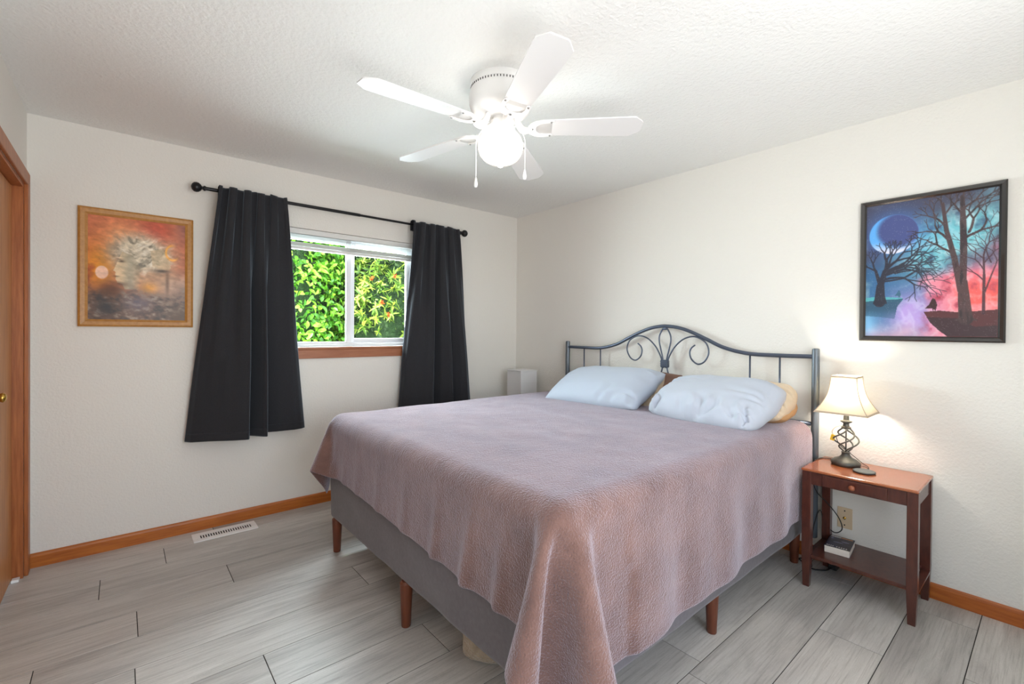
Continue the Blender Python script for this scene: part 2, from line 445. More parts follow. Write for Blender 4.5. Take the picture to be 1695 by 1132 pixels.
# raised mini blind at the head of the window
bl = thing('window_blind', 'white mini blind pulled up at the top of the window', 'blind', (1.36, YB+.035, WZ1))
bm = B(); box(bm, WX0+.008, WX1-.008, YB+.012, YB+.052, WZ1-.040, WZ1-.002, .003); obj('headrail', bm, BLIND, bl)
for k in range(4):
    z = WZ1-.047-k*.006
    bm = B(); box(bm, WX0+.012, WX1-.012, YB+.018, YB+.045, z-.0012, z, 0)
    bmesh.ops.rotate(bm, verts=bm.verts, cent=(1.36, YB+.032, z), matrix=Matrix.Rotation(R(10), 3, 'X'))
    obj('slat', bm, SLAT, bl)
bm = B()
for k in range(9): box(bm, WX0+.012, WX1-.012, YB+.019, YB+.044, WZ1-.103-k*.0032, WZ1-.1006-k*.0032)
obj('slat_stack', bm, SLAT, bl)
bm = B(); box(bm, WX0+.012, WX1-.012, YB+.018, YB+.046, WZ1-.152, WZ1-.131, .004); obj('bottom_rail', bm, BLIND, bl)
for x in (.92, 1.36, 1.80):
    bm = B(); tube(bm, [(x, YB+.017, WZ1-.04), (x, YB+.017, WZ1-.15)], .0009, 6); obj('ladder_cord', bm, BLIND, bl)

# ================================================================== GARDEN beyond the window
bm = B(); box(bm, -3, 7, YB+.15, 9, -.35, -.25); struct('ground', bm, GROUND)
def leaf_mesh(items, name, parent, material=LEAF, curl=.25):
    V = []; F = []; C = []
    for pos, d, nrm, L, W, c in items:
        d = d.normalized(); s = d.cross(nrm).normalized(); n = s.cross(d)
        i0 = len(V); fold = .28*W
        prof = ((0, .06), (.22, .72), (.5, 1), (.78, .66), (1, .03))
        for t, wd in prof:
            cen = pos+d*(L*t)-n*(curl*L*t*t)
            V += [cen+s*(W*.5*wd)+n*fold*wd, cen, cen-s*(W*.5*wd)+n*fold*wd]
            sh = .92+.16*random.random()
            C += [(c[0]*sh, c[1]*sh, c[2]*sh, 1)]*3
        for q in range(4):
            a = i0+q*3; F += [(a, a+1, a+4, a+3), (a+1, a+2, a+5, a+4)]
    me = bpy.data.meshes.new(name); off = wpos(parent)
    me.from_pydata([tuple(v-off) for v in V], [], F)
    at = me.attributes.new('paint', 'FLOAT_COLOR', 'POINT')
    at.data.foreach_set('color', np.array(C, 'f').ravel())
    me.materials.append(material); me.shade_smooth()
    o = bpy.data.objects.new(name, me); col.objects.link(o); o.parent = parent
    return o
def rnd_dir():
    while True:
        v = Vector((random.uniform(-1, 1), random.uniform(-1, 1), random.uniform(-1, 1)))
        if .05 < v.length < 1: return v.normalized()
def bush(name, label, cx, cy, rx, ry, z0, z1, n, L, W, palette, whorl=0, flowers=0):
    b = thing(name, label, 'shrub', (cx, cy, -.25), 'shrubs outside the window')
    # stems
    bm = B()
    for k in range(7):
        a = random.uniform(0, 6.28); rr = random.uniform(.3, .7)
        top = Vector((cx+rx*rr*math.cos(a), cy+ry*rr*math.sin(a), z0+(z1-z0)*random.uniform(.6, .85)))
        tube(bm, smooth_path([(cx+.08*math.cos(a), cy+.08*math.sin(a), -.27), (cx+(top.x-cx)*.4, cy+(top.y-cy)*.3, top.z*.5), top], 5), lambda t: .022*(1-.75*t), 6)
    obj('stems', bm, BARK, b, True)
    items = []; blooms = []
    zc, rz = (z0+z1)/2, (z1-z0)/2
    def surf():
        d = rnd_dir()
        if d.y > .35: d.y = -d.y
        lump = 1+.16*noise.noise(Vector((d.x*2.2+cx*3, d.y*2.2, d.z*2.2)))+.10*noise.noise(Vector((d.x*6+cx, d.y*6, d.z*6)))
        e = 1.0
        p = Vector((abs(d.x)**.7*(1 if d.x > 0 else -1)*rx, abs(d.y)**.8*(1 if d.y > 0 else -1)*ry, abs(d.z)**.7*(1 if d.z > 0 else -1)*rz))*lump
        return Vector((cx, cy, zc))+p, Vector((p.x/rx/rx, p.y/ry/ry, p.z/rz/rz)).normalized()
    if whorl:
        for k in range(n//whorl):
            p, nn = surf(); depth = random.random()**1.6*.28
            p -= nn*depth; ax = (nn*.6+rnd_dir()*.8+Vector((0, 0, .35))).normalized()
            o1 = ax.orthogonal().normalized(); o2 = ax.cross(o1)
            base = palette[0] if random.random() < .25 else random.choice(palette[1:])
            for q in range(whorl):
                a = 6.283*q/whorl+random.uniform(-.7, .7)
                dr = (o1*math.cos(a)+o2*math.sin(a)+ax*random.uniform(-.5, .9)).normalized()
                items.append((p, dr, ax, L*random.uniform(.5, 1.2), W*random.uniform(.7, 1.2), base if random.random() < .6 else random.choice(palette)))
            blooms.append((p, ax))
    else:
        for k in range(n):
            p, nn = surf(); depth = random.random()**1.5*.32
            p -= nn*depth
            dr = (rnd_dir()+nn*.3+Vector((0, 0, -.25))).normalized()
            no = (nn+Vector((0, -.1, .5))+rnd_dir()*.6).normalized()
            if abs(dr.dot(no)) > .95: continue
            items.append((p, dr, no, L*random.uniform(.6, 1.2), W*random.uniform(.7, 1.2), random.choice(palette)))
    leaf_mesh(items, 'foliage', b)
    # dense shaded heart of the shrub
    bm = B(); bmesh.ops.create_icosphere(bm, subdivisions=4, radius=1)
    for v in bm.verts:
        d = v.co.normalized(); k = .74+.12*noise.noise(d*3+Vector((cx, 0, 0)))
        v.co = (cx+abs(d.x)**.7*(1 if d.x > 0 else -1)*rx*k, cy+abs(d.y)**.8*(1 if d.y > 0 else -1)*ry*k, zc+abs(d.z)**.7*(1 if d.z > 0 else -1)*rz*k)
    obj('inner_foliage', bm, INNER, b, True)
    if flowers:
        for (x, z) in flowers:
            best = min(blooms, key=lambda q: (q[0].x-x)**2+(q[0].z-z)**2+max(0, q[0].y-cy+ry*.75)**2*2)
            p, ax = best; its = []
            for q in range(16):
                dr = (rnd_dir()+ax*.7+Vector((0, -.4, 0))).normalized()
                its.append((p+ax*.02+Vector((0, -.05, 0)), dr, rnd_dir(), .036, .011, random.choice([lin(226, 96, 48)[:3], lin(236, 130, 70)[:3], lin(200, 70, 40)[:3]])))
            leaf_mesh(its, 'flower_cluster', b)
    return b
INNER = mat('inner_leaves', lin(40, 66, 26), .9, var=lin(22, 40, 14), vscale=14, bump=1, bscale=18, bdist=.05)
G1 = [lin(140, 200, 50)[:3], lin(98, 160, 40)[:3], lin(142, 196, 62)[:3], lin(84, 144, 44)[:3], lin(160, 206, 76)[:3], lin(70, 124, 38)[:3]]
G2 = [lin(166, 182, 76)[:3], lin(92, 128, 44)[:3], lin(118, 150, 56)[:3], lin(76, 108, 40)[:3], lin(140, 164, 70)[:3]]
G3 = [lin(54, 108, 48)[:3], lin(74, 132, 52)[:3], lin(44, 88, 44)[:3], lin(96, 150, 58)[:3]]
bush('leafy_bush', 'bright green small-leaved bush seen through the left pane', .75, 5.15, 1.12, .72, .1, 3.1, 15000, .066, .036, G1)
bush('rhododendron', 'yellow-green narrow-leaved rhododendron with orange blooms seen through the right pane', 2.28, 5.0, .62, .58, -.1, 2.55, 9000, .088, .022, G2, 9,
     flowers=[(1.98, 1.80), (2.02, 1.60), (2.06, 1.38), (2.16, 1.88)])
bush('evergreen_bush', 'dark green bush behind the orange-flowered shrub', 3.35, 5.9, 1.35, .9, .1, 3.3, 9500, .08, .04, G3)
bush('tall_hedge', 'tall green hedge closing the garden behind the bushes', 1.6, 6.9, 3.6, .8, 0, 4.0, 6500, .12, .065, G1[:4]+G3[:2])

# ================================================================== CURTAINS
ry_ = 3.487
rod = thing('curtain_rod', 'black metal curtain rod with ball finials above the window', 'curtain rod', (1.36, ry_, 2.178))
bm = B(); tube(bm, [(.405, ry_, 2.181), (1.40, ry_, 2.179)], .0115, 16); obj('rod', bm, BLACKMETAL, rod, True, 40)
bm = B(); tube(bm, [(1.32, ry_, 2.179), (2.318, ry_, 2.176)], .0090, 16); obj('rod', bm, BLACKMETAL, rod, True, 40)
for x, s in ((.405, -1), (2.318, 1)):
    bm = B()
    lathe(bm, (x, ry_, 2.181 if s < 0 else 2.176), [(.0118, 0), (.016, s*.004), (.016, s*.012), (.010, s*.016), (.010, s*.022), (.020, s*.028), (.029, s*.040), (.031, s*.052), (.028, s*.064), (.018, s*.074), (.004, s*.079)], 24, 'X')
    obj('finial', bm, BLACKMETAL, rod, True, 50)
for x in (.515, 2.255):
    bm = B()
    box(bm, x-.012, x+.012, YB-.005, YB, 2.13, 2.20, .002)
    box(bm, x-.006, x+.006, ry_, YB-.004, 2.150, 2.162, .002)
    tube(bm, [(x, ry_-.014, 2.178), (x, ry_-.010, 2.166), (x, ry_, 2.1625), (x, ry_+.012, 2.166)], .005, 8)
    obj('bracket', bm, BLACKMETAL, rod)

def curtain(name, label, top, bottom, ztop, zbot, ncol=150, nrow=80, seed=0):
    """cloth pocketed over the rod; top / bottom give (s, x, y) fold profiles"""
    c = thing(name, label, 'curtain', ((top[0][1]+top[-1][1])/2, ry_, zbot), 'blackout curtains on the rod')
    bm = B()
    def f(u, v):
        tx, ty = interp(top, u); bx_, by = interp(bottom, u)
        # header: first tenth of v wraps over the rod from behind
        if v < .06:
            k = v/.06; z = ztop-.075*(1-k)
            return Vector((tx, ry_+.016+.3*(ty-ry_+.022), z))
        if v < .09:
            k = (v-.06)/.03
            ztop_ = ztop+.007*math.sin(u*23+seed)+.005*math.sin(u*51)
            yb = ry_+.016+.3*(ty-ry_+.022); yf = ty
            return Vector((tx, yb+(yf-yb)*k, ztop+(ztop_-ztop)*math.sin(math.pi*k)))
        k = (v-.09)/.91
        z = ztop+(zbot-ztop)*k
        kk = k
        x = tx+(bx_-tx)*kk
        ye = min(1, k*1.25); ye = ye*ye*(3-2*ye)
        y = ty+(by-ty)*ye
        if .02 < k < .055: y += .004*math.sin((k-.02)/.035*math.pi)      # pocket stitching
        wob = .008*noise.noise(Vector((u*5+seed, k*2.2, seed)))*min(1, k*4)
        return Vector((x+wob*.6, min(y+wob, YB-.006), z+.006*noise.noise(Vector((u*4, seed, 1)))*k))
    grid(bm, f, ncol, nrow)
    bmesh.ops.smooth_vert(bm, verts=[v for v in bm.verts if not v.is_boundary], factor=.5, use_axis_x=True, use_axis_y=True, use_axis_z=False)
    o = obj('panel', bm, CURT, c, True)
    md = o.modifiers.new('thick', 'SOLIDIFY'); md.thickness = .0028; md.offset = 0
    # stitched hem band
    bm = B()
    def h(u, v):
        bx_, by = interp(bottom, u); tx, ty = interp(top, u)
        z = zbot+.001+.050*v; k = (ztop-z)/(ztop-zbot); x = tx+(bx_-tx)*k
        wob = .008*noise.noise(Vector((u*5+seed, k*2.2, seed)))
        return Vector((x+wob*.6, min(by+wob-.0026, YB-.004), z+.006*noise.noise(Vector((u*4, seed, 1)))*k))
    grid(bm, h, ncol, 4)
    o2 = obj('hem', bm, CURT, c, True); md = o2.modifiers.new('thick', 'SOLIDIFY'); md.thickness = .0016; md.offset = 0
    return c
def gathers(x0, x1, n, amp, base):
    out = []; N = n*8
    for k in range(N+1):
        s = k/N; ph = s*n*2*math.pi
        out.append((s, x0+(x1-x0)*s+.010*math.sin(2*ph)*(1 if 0 < k < N else 0), base-amp*(.5+.5*math.cos(ph))*(.6+.4*math.sin(3.1*s+1))))
    return out
left_bot = [(0, .300, 3.525), (.06, .328, 3.490), (.2, .42, 3.445), (.34, .535, 3.395), (.42, .600, 3.362), (.455, .622, 3.352), (.48, .630, 3.370), (.505, .615, 3.440), (.53, .600, 3.500),
            (.555, .618, 3.505), (.60, .665, 3.440), (.645, .712, 3.375), (.67, .730, 3.360), (.69, .738, 3.375), (.715, .722, 3.450), (.745, .712, 3.515), (.775, .75, 3.522), (.84, .825, 3.500), (.93, .935, 3.482), (.97, .985, 3.495), (1, 1.012, 3.522)]
curtain('curtain', 'black blackout curtain on the left side of the window', gathers(.469, .874, 5, .050, ry_-.014), left_bot, 2.204, .588, seed=3)
right_bot = [(0, 1.775, 3.548), (.05, 1.745, 3.525), (.10, 1.728, 3.495), (.15, 1.740, 3.460), (.25, 1.82, 3.425), (.36, 1.93, 3.400), (.42, 1.995, 3.392), (.45, 2.012, 3.410), (.475, 2.000, 3.470), (.50, 2.005, 3.510),
             (.525, 2.03, 3.490), (.57, 2.085, 3.410), (.63, 2.155, 3.372), (.67, 2.19, 3.372), (.70, 2.205, 3.405), (.73, 2.205, 3.470), (.76, 2.23, 3.460), (.82, 2.30, 3.400), (.88, 2.365, 3.395), (.93, 2.41, 3.430), (.97, 2.450, 3.485), (1, 2.470, 3.520)]
curtain('curtain', 'black blackout curtain on the right side of the window, behind the bed corner', gathers(1.83, 2.30, 5, .048, ry_-.013), right_bot, 2.200, .600, seed=8)

# ================================================================== PICTURES
def smoothstep(a, b, x):
    t = np.clip((x-a)/(b-a), 0, 1); return t*t*(3-2*t)
def fbm(U, V, sx, sy, seed, octv=4):
    r = np.random.default_rng(seed); out = np.zeros_like(U); amp = 1; tot = 0
    for o in range(octv):
        n = 64; g = r.random((n, n)); x = U*sx*2**o; y = V*sy*2**o
        xi = np.floor(x).astype(int); yi = np.floor(y).astype(int); fx = x-xi; fy = y-yi
        fx = fx*fx*(3-2*fx); fy = fy*fy*(3-2*fy)
        G = lambda a, b: g[a % n, b % n]
        out += amp*((G(xi, yi)*(1-fx)+G(xi+1, yi)*fx)*(1-fy)+(G(xi, yi+1)*(1-fx)+G(xi+1, yi+1)*fx)*fy)
        tot += amp; amp *= .5
    return out/tot
def mixc(img, c, m):
    c = np.array(c, float)
    return img*(1-m[..., None])+c*m[..., None]
def seg_mask(U, V, asp, segs, soft=.004):
    m = np.zeros_like(U)
    for x0, y0, x1, y1, w0, w1 in segs:
        dx, dy = (x1-x0)*asp, y1-y0; L2 = dx*dx+dy*dy+1e-9
        t = np.clip(((U-x0)*asp*dx+(V-y0)*dy)/L2, 0, 1)
        d = np.hypot((U-x0)*asp-t*dx, (V-y0)-t*dy); ww = w0+(w1-w0)*t
        m = np.maximum(m, 1-smoothstep(ww-soft*.5, ww+soft, d))
    return m
def poly_mask(U, V, pts):
    inside = np.zeros(U.shape, bool)
    for (x0, y0), (x1, y1) in zip(pts, pts[1:]+pts[:1]):
        c = ((y0 > V) != (y1 > V)) & (U < (x1-x0)*(V-y0)/(y1-y0+1e-12)+x0)
        inside ^= c
    return inside.astype(float)
def branches(x, y, ang, L, w, depth, r, bend=0, asp=.72):
    out = []
    if depth == 0 or L < .012: return out
    n = 3; a = ang
    for k in range(n):
        nx, ny = x+math.cos(a)*L/n/asp, y+math.sin(a)*L/n
        out.append((x, y, nx, ny, w*(1-.22*k/n), w*(1-.22*(k+1)/n)))
        x, y = nx, ny; a += r.uniform(-.2, .2)+bend
    for s in (-1, 1):
        if r.random() < .92:
            out += branches(x, y, a+s*r.uniform(.25, .62), L*r.uniform(.62, .84), w*.62, depth-1, r, bend, asp)
    return out

def paint_trees(nu, nv):
    U, V = np.meshgrid(np.linspace(0, 1, nu+1), np.linspace(0, 1, nv+1), indexing='ij'); asp = .72
    r = random.Random(4)
    cl = fbm(U, V, 5, 6, 1); cl2 = fbm(U, V, 9, 10, 2)
    img = np.zeros(U.shape+(3,))+np.array((66, 64, 86.))
    img = mixc(img, (50, 104, 150), smoothstep(.38, .62, V+.1*cl)*.9)
    teal = np.exp(-(((U-.48+.12*(cl-.5))/.24)**2+((V-.36)/.20)**2)*.8)+np.exp(-(((U-.86)/.2)**2+((V-.22)/.22)**2))+.6*np.exp(-(((U-.62)/.2)**2+((V-.28)/.22)**2))
    img = mixc(img, (112, 190, 202), np.clip(teal*1.2*(.55+.9*cl2)-.12, 0, 1))
    img = mixc(img, (196, 224, 226), np.clip((teal-.45)*(cl2-.42)*5, 0, .6))
    red = smoothstep(.50, .66, V+.32*(U-.55)+.22*(cl-.5))*smoothstep(.36, .60, U+.25*(cl2-.5))
    img = mixc(img, (224, 116, 138), red)
    img = mixc(img, (240, 96, 92), smoothstep(.55, .8, U)*red*smoothstep(.5, .7, V))
    img = mixc(img, (246, 150, 160), np.clip((cl2-.52)*4, 0, .6)*red)
    lav = np.exp(-(((U-.40)/.2)**2+((V-.84)/.17)**2)*1.0)
    img = mixc(img, (176, 152, 214), np.clip(lav*1.2, 0, 1)*(1-.4*red))
    pink = smoothstep(.88, 1.0, V+.1*(cl-.5))*smoothstep(.75, .2, U)
    img = mixc(img, (206, 168, 190), pink)
    img = mixc(img, (120, 176, 216), np.exp(-((U/.1)**2+((V-.9)/.12)**2)))
    img = mixc(img, (78, 64, 88), smoothstep(.55, .75, U)*np.exp(-((V-.46)/.05)**2)*.55)
    # cloud billows: lit rims and shaded hollows
    bil = 1-np.abs(2*fbm(U+.06*cl, V, 8, 9, 12, 5)-1)*2.2
    zone = np.clip(teal+red+lav, 0, 1)
    img = mixc(img, (232, 240, 244), np.clip(bil-.62, 0, 1)*zone*.75)
    img = mixc(img, (58, 92, 122), np.clip(.38-bil, 0, 1)*np.clip(teal, 0, 1)*1.3*(1-red))
    img = mixc(img, (168, 56, 78), np.clip(.36-bil, 0, 1)*red*1.2)
    img = mixc(img, (64, 62, 82), smoothstep(.22, .05, V+.10*(cl2-.5))*smoothstep(1.0, .78, U)*.85)
    # moon
    d = np.hypot((U-.23)*asp, V-.235); d2 = np.hypot((U-.275)*asp, V-.205)
    glow = np.exp(-(d/.19)**2*1.2); img = mixc(img, (66, 118, 200), np.clip(glow*.95, 0, 1)*smoothstep(.62, .3, V))
    disc = 1-smoothstep(.142, .150, d); inner = 1-smoothstep(.105, .150, d2)
    img = mixc(img, (92, 168, 234), disc); img = mixc(img, (226, 222, 244), disc*smoothstep(.27, .38, V)*(1-inner))
    img = mixc(img, (66, 74, 128), disc*inner*.95)
    # cliffs
    img = mixc(img, (80, 176, 176), poly_mask(U, V, [(0, .705), (.13, .70), (.31, .715), (.31, .74), (0, .75)])*.8)
    img = mixc(img, (40, 78, 102), poly_mask(U, V, [(0, .735), (.12, .725), (.32, .722), (.27, .78), (.25, .87), (.12, .855), (0, .845)])*(.9-.5*smoothstep(.78, .87, V)))
    img = mixc(img, (84, 40, 44), poly_mask(U, V, [(.48, .822), (.6, .815), (.74, .83), (1, .815), (1, 1), (.66, 1), (.60, .955), (.53, .90)]))
    img = mixc(img, (52, 34, 42), poly_mask(U, V, [(.50, .86), (.72, .87), (.85, .93), (1, .92), (1, 1), (.66, 1), (.60, .96), (.54, .91)])*.85)
    # left tree
    s = [(.122, .745, .128, .62, .034, .024), (.128, .62, .165, .51, .020, .015), (.122, .60, .085, .50, .013, .008)]
    s += [(.075, .75, .12, .70, .006, .024), (.175, .75, .135, .70, .006, .024)]
    for (x, y, a, L, w_) in ((.165, .51, -1.35, .08, .010), (.17, .50, -.85, .09, .010), (.17, .52, -.60, .11, .010), (.165, .54, -.35, .12, .009), (.155, .57, -.18, .12, .008), (.15, .585, -.05, .12, .006),
                             (.16, .53, -.48, .12, .008), (.085, .50, -2.0, .06, .006), (.085, .50, -2.6, .06, .005), (.19, .47, -1.2, .07, .006), (.22, .50, -.5, .10, .006), (.25, .53, -.25, .09, .005)):
        s += branches(x, y, a, L, w_, 5, r, .04 if a > -1 else 0)
    m = seg_mask(U, V, asp, s, .003); img = mixc(img, (38, 38, 52), m*.93)
    # two-stemmed tree
    s = [(.785, .88, .76, .62, .036, .024), (.75, .68, .70, .45, .018, .015), (.70, .45, .64, .25, .015, .012), (.64, .25, .61, .06, .012, .008),
         (.76, .64, .765, .40, .019, .017), (.765, .40, .757, .20, .017, .016), (.757, .2, .75, .03, .015, .010), (.80, .87, .86, .885, .016, .003), (.77, .87, .71, .885, .016, .003)]
    for (x, y, a, L, w_) in ((.665, .33, -2.2, .09, .007), (.63, .22, -2.1, .08, .006), (.62, .15, -1.1, .07, .005), (.61, .08, -1.9, .05, .005), (.77, .32, -.6, .09, .008), (.80, .28, -1.2, .09, .007), (.76, .2, -1.0, .10, .006), (.755, .12, -.8, .08, .006), (.75, .15, -2.1, .08, .005), (.75, .06, -1.4, .05, .005), (.69, .42, -2.4, .11, .006)):
        s += branches(x, y, a, L, w_, 5, r)
    m = seg_mask(U, V, asp, s, .003); img = mixc(img, (72, 52, 54), m*.95)
    img = mixc(img, (36, 28, 34), m*smoothstep(.45, .7, fbm(U, V, 40, 12, 9))*.7)
    # slim tree at the right
    s = [(.905, .84, .905, .58, .008, .006), (.905, .58, .90, .45, .005, .004), (.91, .70, .955, .58, .004, .003)]
    for (x, y, a, L, w_) in ((.90, .45, -1.4, .09, .004), (.905, .55, -2.0, .09, .003), (.955, .58, -1.3, .09, .003), (.905, .50, -1.0, .09, .003), (.905, .62, -2.2, .08, .003), (.90, .47, -2.3, .09, .003), (.95, .5, -1.9, .08, .003)):
        s += branches(x, y, a, L, w_, 5, r)
    m = seg_mask(U, V, asp, s, .0025); img = mixc(img, (66, 38, 48), m*.9)
    # two small cloaked walkers
    img = mixc(img, (56, 26, 34), poly_mask(U, V, [(.548, .725), (.566, .735), (.582, .775), (.574, .80), (.566, .826), (.558, .80), (.552, .826), (.544, .80), (.486, .80), (.52, .77), (.535, .74)]))
    img = mixc(img, (50, 96, 118), poly_mask(U, V, [(.282, .655), (.294, .67), (.298, .69), (.29, .72), (.284, .70), (.278, .72), (.274, .70), (.246, .70), (.268, .675)])*.9)
    sp = (np.random.default_rng(5).random(U.shape) > .965)*(fbm(U, V, 60, 60, 3) > .45)
    img = mixc(img, (205, 205, 210), sp*.28)
    return np.clip(img, 0, 255)

def paint_profiles(nu, nv):
    U, V = np.meshgrid(np.linspace(0, 1, nu+1), np.linspace(0, 1, nv+1), indexing='ij')
    a = fbm(U, V, 4, 4, 21); b = fbm(U, V, 9, 9, 22); c = fbm(U+.04*a, V+.30*np.abs(U-.45)+.10*b, 14, 30, 23); e = fbm(U+.5*V, V-.2*U, 16, 36, 24)
    img = np.zeros(U.shape+(3,))+np.array((186, 116, 88.))
    img = mixc(img, (224, 150, 104), np.exp(-(((U-.30)/.2)**2+((V-.16)/.16)**2))*.9)
    img = mixc(img, (186, 84, 66), np.exp(-(((U-.68)/.16)**2+((V-.10)/.14)**2))*.8)
    img = mixc(img, (150, 106, 98), smoothstep(.8, 1, U)*smoothstep(.35, 0, V)*.8)
    img = mixc(img, (208, 138, 46), np.exp(-(((U-.10)/.17)**2+((V-.50)/.22)**2)*.9)*(.7+.6*a))
    img = mixc(img, (150, 74, 40), np.clip((b-.55)*4, 0, 1)*smoothstep(.4, .1, U)*smoothstep(.15, .5, V)*.8)
    img = mixc(img, (176, 150, 136), smoothstep(.55, .8, U)*smoothstep(.42, .62, V)*.9)
    img = mixc(img, (194, 166, 136), np.exp(-(((U-.56)/.34)**2+((V-.50)/.30)**2)**1.4)*(.45+.5*b))
    # mane of pale curls, swept back
    hair = np.exp(-(((U-.53-.06*(b-.5))/.30)**2+((V-.34-.10*(a-.5))/.19)**2)**1.6*.9)
    img = mixc(img, (198, 186, 166), np.clip(hair*1.3, 0, 1))
    img = mixc(img, (122, 116, 104), np.clip((c-.5)*4.5, 0, 1)*np.clip(hair*1.2, 0, 1)*.85)
    img = mixc(img, (228, 220, 206), np.clip((.46-c)*5, 0, 1)*np.clip(hair*1.2, 0, 1)*.8)
    # the left profile
    face = poly_mask(U, V, [(.33, .33), (.30, .40), (.285, .43), (.26, .49), (.245, .52), (.27, .535), (.262, .555), (.272, .575), (.266, .60), (.285, .635), (.33, .645), (.36, .70), (.50, .70), (.52, .48), (.44, .36)])
    face = face*smoothstep(.54, .38, U)
    img = mixc(img, (214, 192, 160), face*.92)
    img = mixc(img, (150, 146, 132), face*smoothstep(.30, .44, U)*.75)
    for x, y, rx_, ry2, m in ((.325, .425, .028, .012, .85), (.30, .405, .03, .006, .6), (.275, .575, .03, .006, .6), (.34, .65, .06, .02, .5)):
        img = mixc(img, (84, 70, 60), np.exp(-(((U-x)/rx_)**2+((V-y)/ry2)**2))*m)
    # right-hand face tilted up, with its shadow under the jaw
    f2 = poly_mask(U, V, [(.62, .30), (.74, .27), (.79, .32), (.80, .37), (.835, .40), (.83, .43), (.84, .45), (.82, .48), (.74, .48), (.64, .45)])
    img = mixc(img, (196, 176, 146), f2*.7)
    img = mixc(img, (92, 82, 74), np.exp(-(((U-.74)/.09)**2+((V-.495)/.016)**2))*.9)
    img = mixc(img, (120, 96, 80), np.exp(-(((U-.80)/.02)**2+((V-.62)/.12)**2))*.8)
    img = mixc(img, (188, 152, 124), poly_mask(U, V, [(.58, .52), (.78, .52), (.77, .72), (.62, .82), (.56, .7)])*.38)
    img = mixc(img, (214, 156, 74), np.exp(-(((U-.60)/.08)**2+((V-.675)/.05)**2))*.85)
    # gold ring, pale planet
    d = np.hypot(U-.86, V-.30); img = mixc(img, (238, 178, 96), np.exp(-((d-.075)/.012)**2)*smoothstep(.95, .86, U-.3*(V-.3)+.02))
    d = np.hypot(U-.135, V-.545); img = mixc(img, (228, 190, 168), 1-smoothstep(.055, .07, d))
    # dark rocks and lace at the foot
    low = smoothstep(.62, .86, V+.25*(b-.5)); img = mixc(img, (112, 96, 88), low*.85)
    img = mixc(img, (62, 58, 60), np.clip((e-.48)*4, 0, 1)*low*.75)
    img = mixc(img, (192, 178, 164), np.clip((.44-e)*5, 0, 1)*low*.75)
    img = mixc(img, (126, 118, 140), np.exp(-(((U-.5)/.14)**2+((V-.83)/.08)**2))*.5)
    img = mixc(img, (64, 64, 68), np.exp(-(((U-.17)/.11)**2+((V-.88)/.09)**2))*.75)
    img = mixc(img, (84, 58, 46), np.exp(-(((U-.22)/.12)**2+((V-.70)/.07)**2))*.7)
    img = mixc(img, (104, 84, 70), smoothstep(.72, .95, U)*smoothstep(.75, 1, V)*.8)
    img *= (.86+.28*e)[..., None]; img = (img-128)*1.22+122
    return np.clip(img, 0, 255)

def art(name, img, P, parent, m):
    """flat print: P(u, v) gives room coordinates"""
    nu, nv = img.shape[0]-1, img.shape[1]-1
    off = wpos(parent); p00, p10, p01 = (np.array(P(*q))-np.array(off) for q in ((0, 0), (1, 0), (0, 1)))
    uu, vv = np.meshgrid(np.linspace(0, 1, nu+1), np.linspace(0, 1, nv+1), indexing='ij')
    co = p00+(p10-p00)*uu[..., None]+(p01-p00)*vv[..., None]
    idx = np.arange((nu+1)*(nv+1)).reshape(nu+1, nv+1)
    F = np.stack([idx[:-1, :-1], idx[:-1, 1:], idx[1:, 1:], idx[1:, :-1]], -1).reshape(-1, 4)
    me = bpy.data.meshes.new(name); me.from_pydata(co.reshape(-1, 3).tolist(), [], F.tolist())
    c = img/255; c = np.where(c <= .04045, c/12.92, ((c+.055)/1.055)**2.4)
    c = np.concatenate([c, np.ones(c.shape[:2]+(1,))], -1)
    at = me.attributes.new('paint', 'FLOAT_COLOR', 'POINT'); at.data.foreach_set('color', c.astype('f').ravel())
    me.materials.append(m); o = bpy.data.objects.new(name, me); col.objects.link(o); o.parent = parent
    return o

def frame_rails(T, w_, depth, parent, m, mk):
    """four mitred rails; T(a, b, d) maps picture-plane coords a, b and distance from the wall d"""
    a0, a1, b0, b1 = mk
    prof = [(0, 0), (0, depth*.75), (w_*.25, depth), (w_*.7, depth*.92), (w_, depth*.62), (w_, 0)]
    loops = []
    bm = B()
    corners = [((a0, b0), (1, 1)), ((a1, b0), (-1, 1)), ((a1, b1), (-1, -1)), ((a0, b1), (1, -1))]
    rings = [[bm.verts.new(T(a+sa*i, b+sb*i, d)) for i, d in prof] for (a, b), (sa, sb) in corners]
    for k in range(4):
        A, C_ = rings[k], rings[(k+1) % 4]
        for q in range(len(prof)): bm.faces.new((A[q], A[(q+1) % len(prof)], C_[(q+1) % len(prof)], C_[q]))
    return obj('frame', bm, m, parent)

pr = thing('framed_poster', 'black-framed poster of bare trees and a blue moon on the right wall', 'picture', (XR, .43, 1.632))
Tr = lambda a, b, d: Vector((XR-d, a, b))
frame_rails(Tr, .026, .026, pr, BLACKFRAME, (.160, .702, 1.264, 2.002))
art('print', paint_trees(230, 310), lambda u, v: (XR-.014, .677-u*.492, 1.977-v*.688), pr, PRINT)
bm = B(); box(bm, XR-.012, XR-.001, .185, .677, 1.289, 1.977); obj('backing', bm, DARK, pr)

plf = thing('framed_print', 'oak-framed print of pale profile faces on the wall left of the window', 'picture', (.078, YB, 1.644))
Tl = lambda a, b, d: Vector((a, YB-d, b))
frame_rails(Tl, .042, .022, plf, OAK, (-.190, .345, 1.305, 1.983))
art('print', paint_profiles(190, 240), lambda u, v: (-.150+u*.455, YB-.011, 1.943-v*.598), plf, PRINTG)
bm = B(); box(bm, -.15, .305, YB-.009, YB-.001, 1.345, 1.943); obj('backing', bm, DARK, plf)

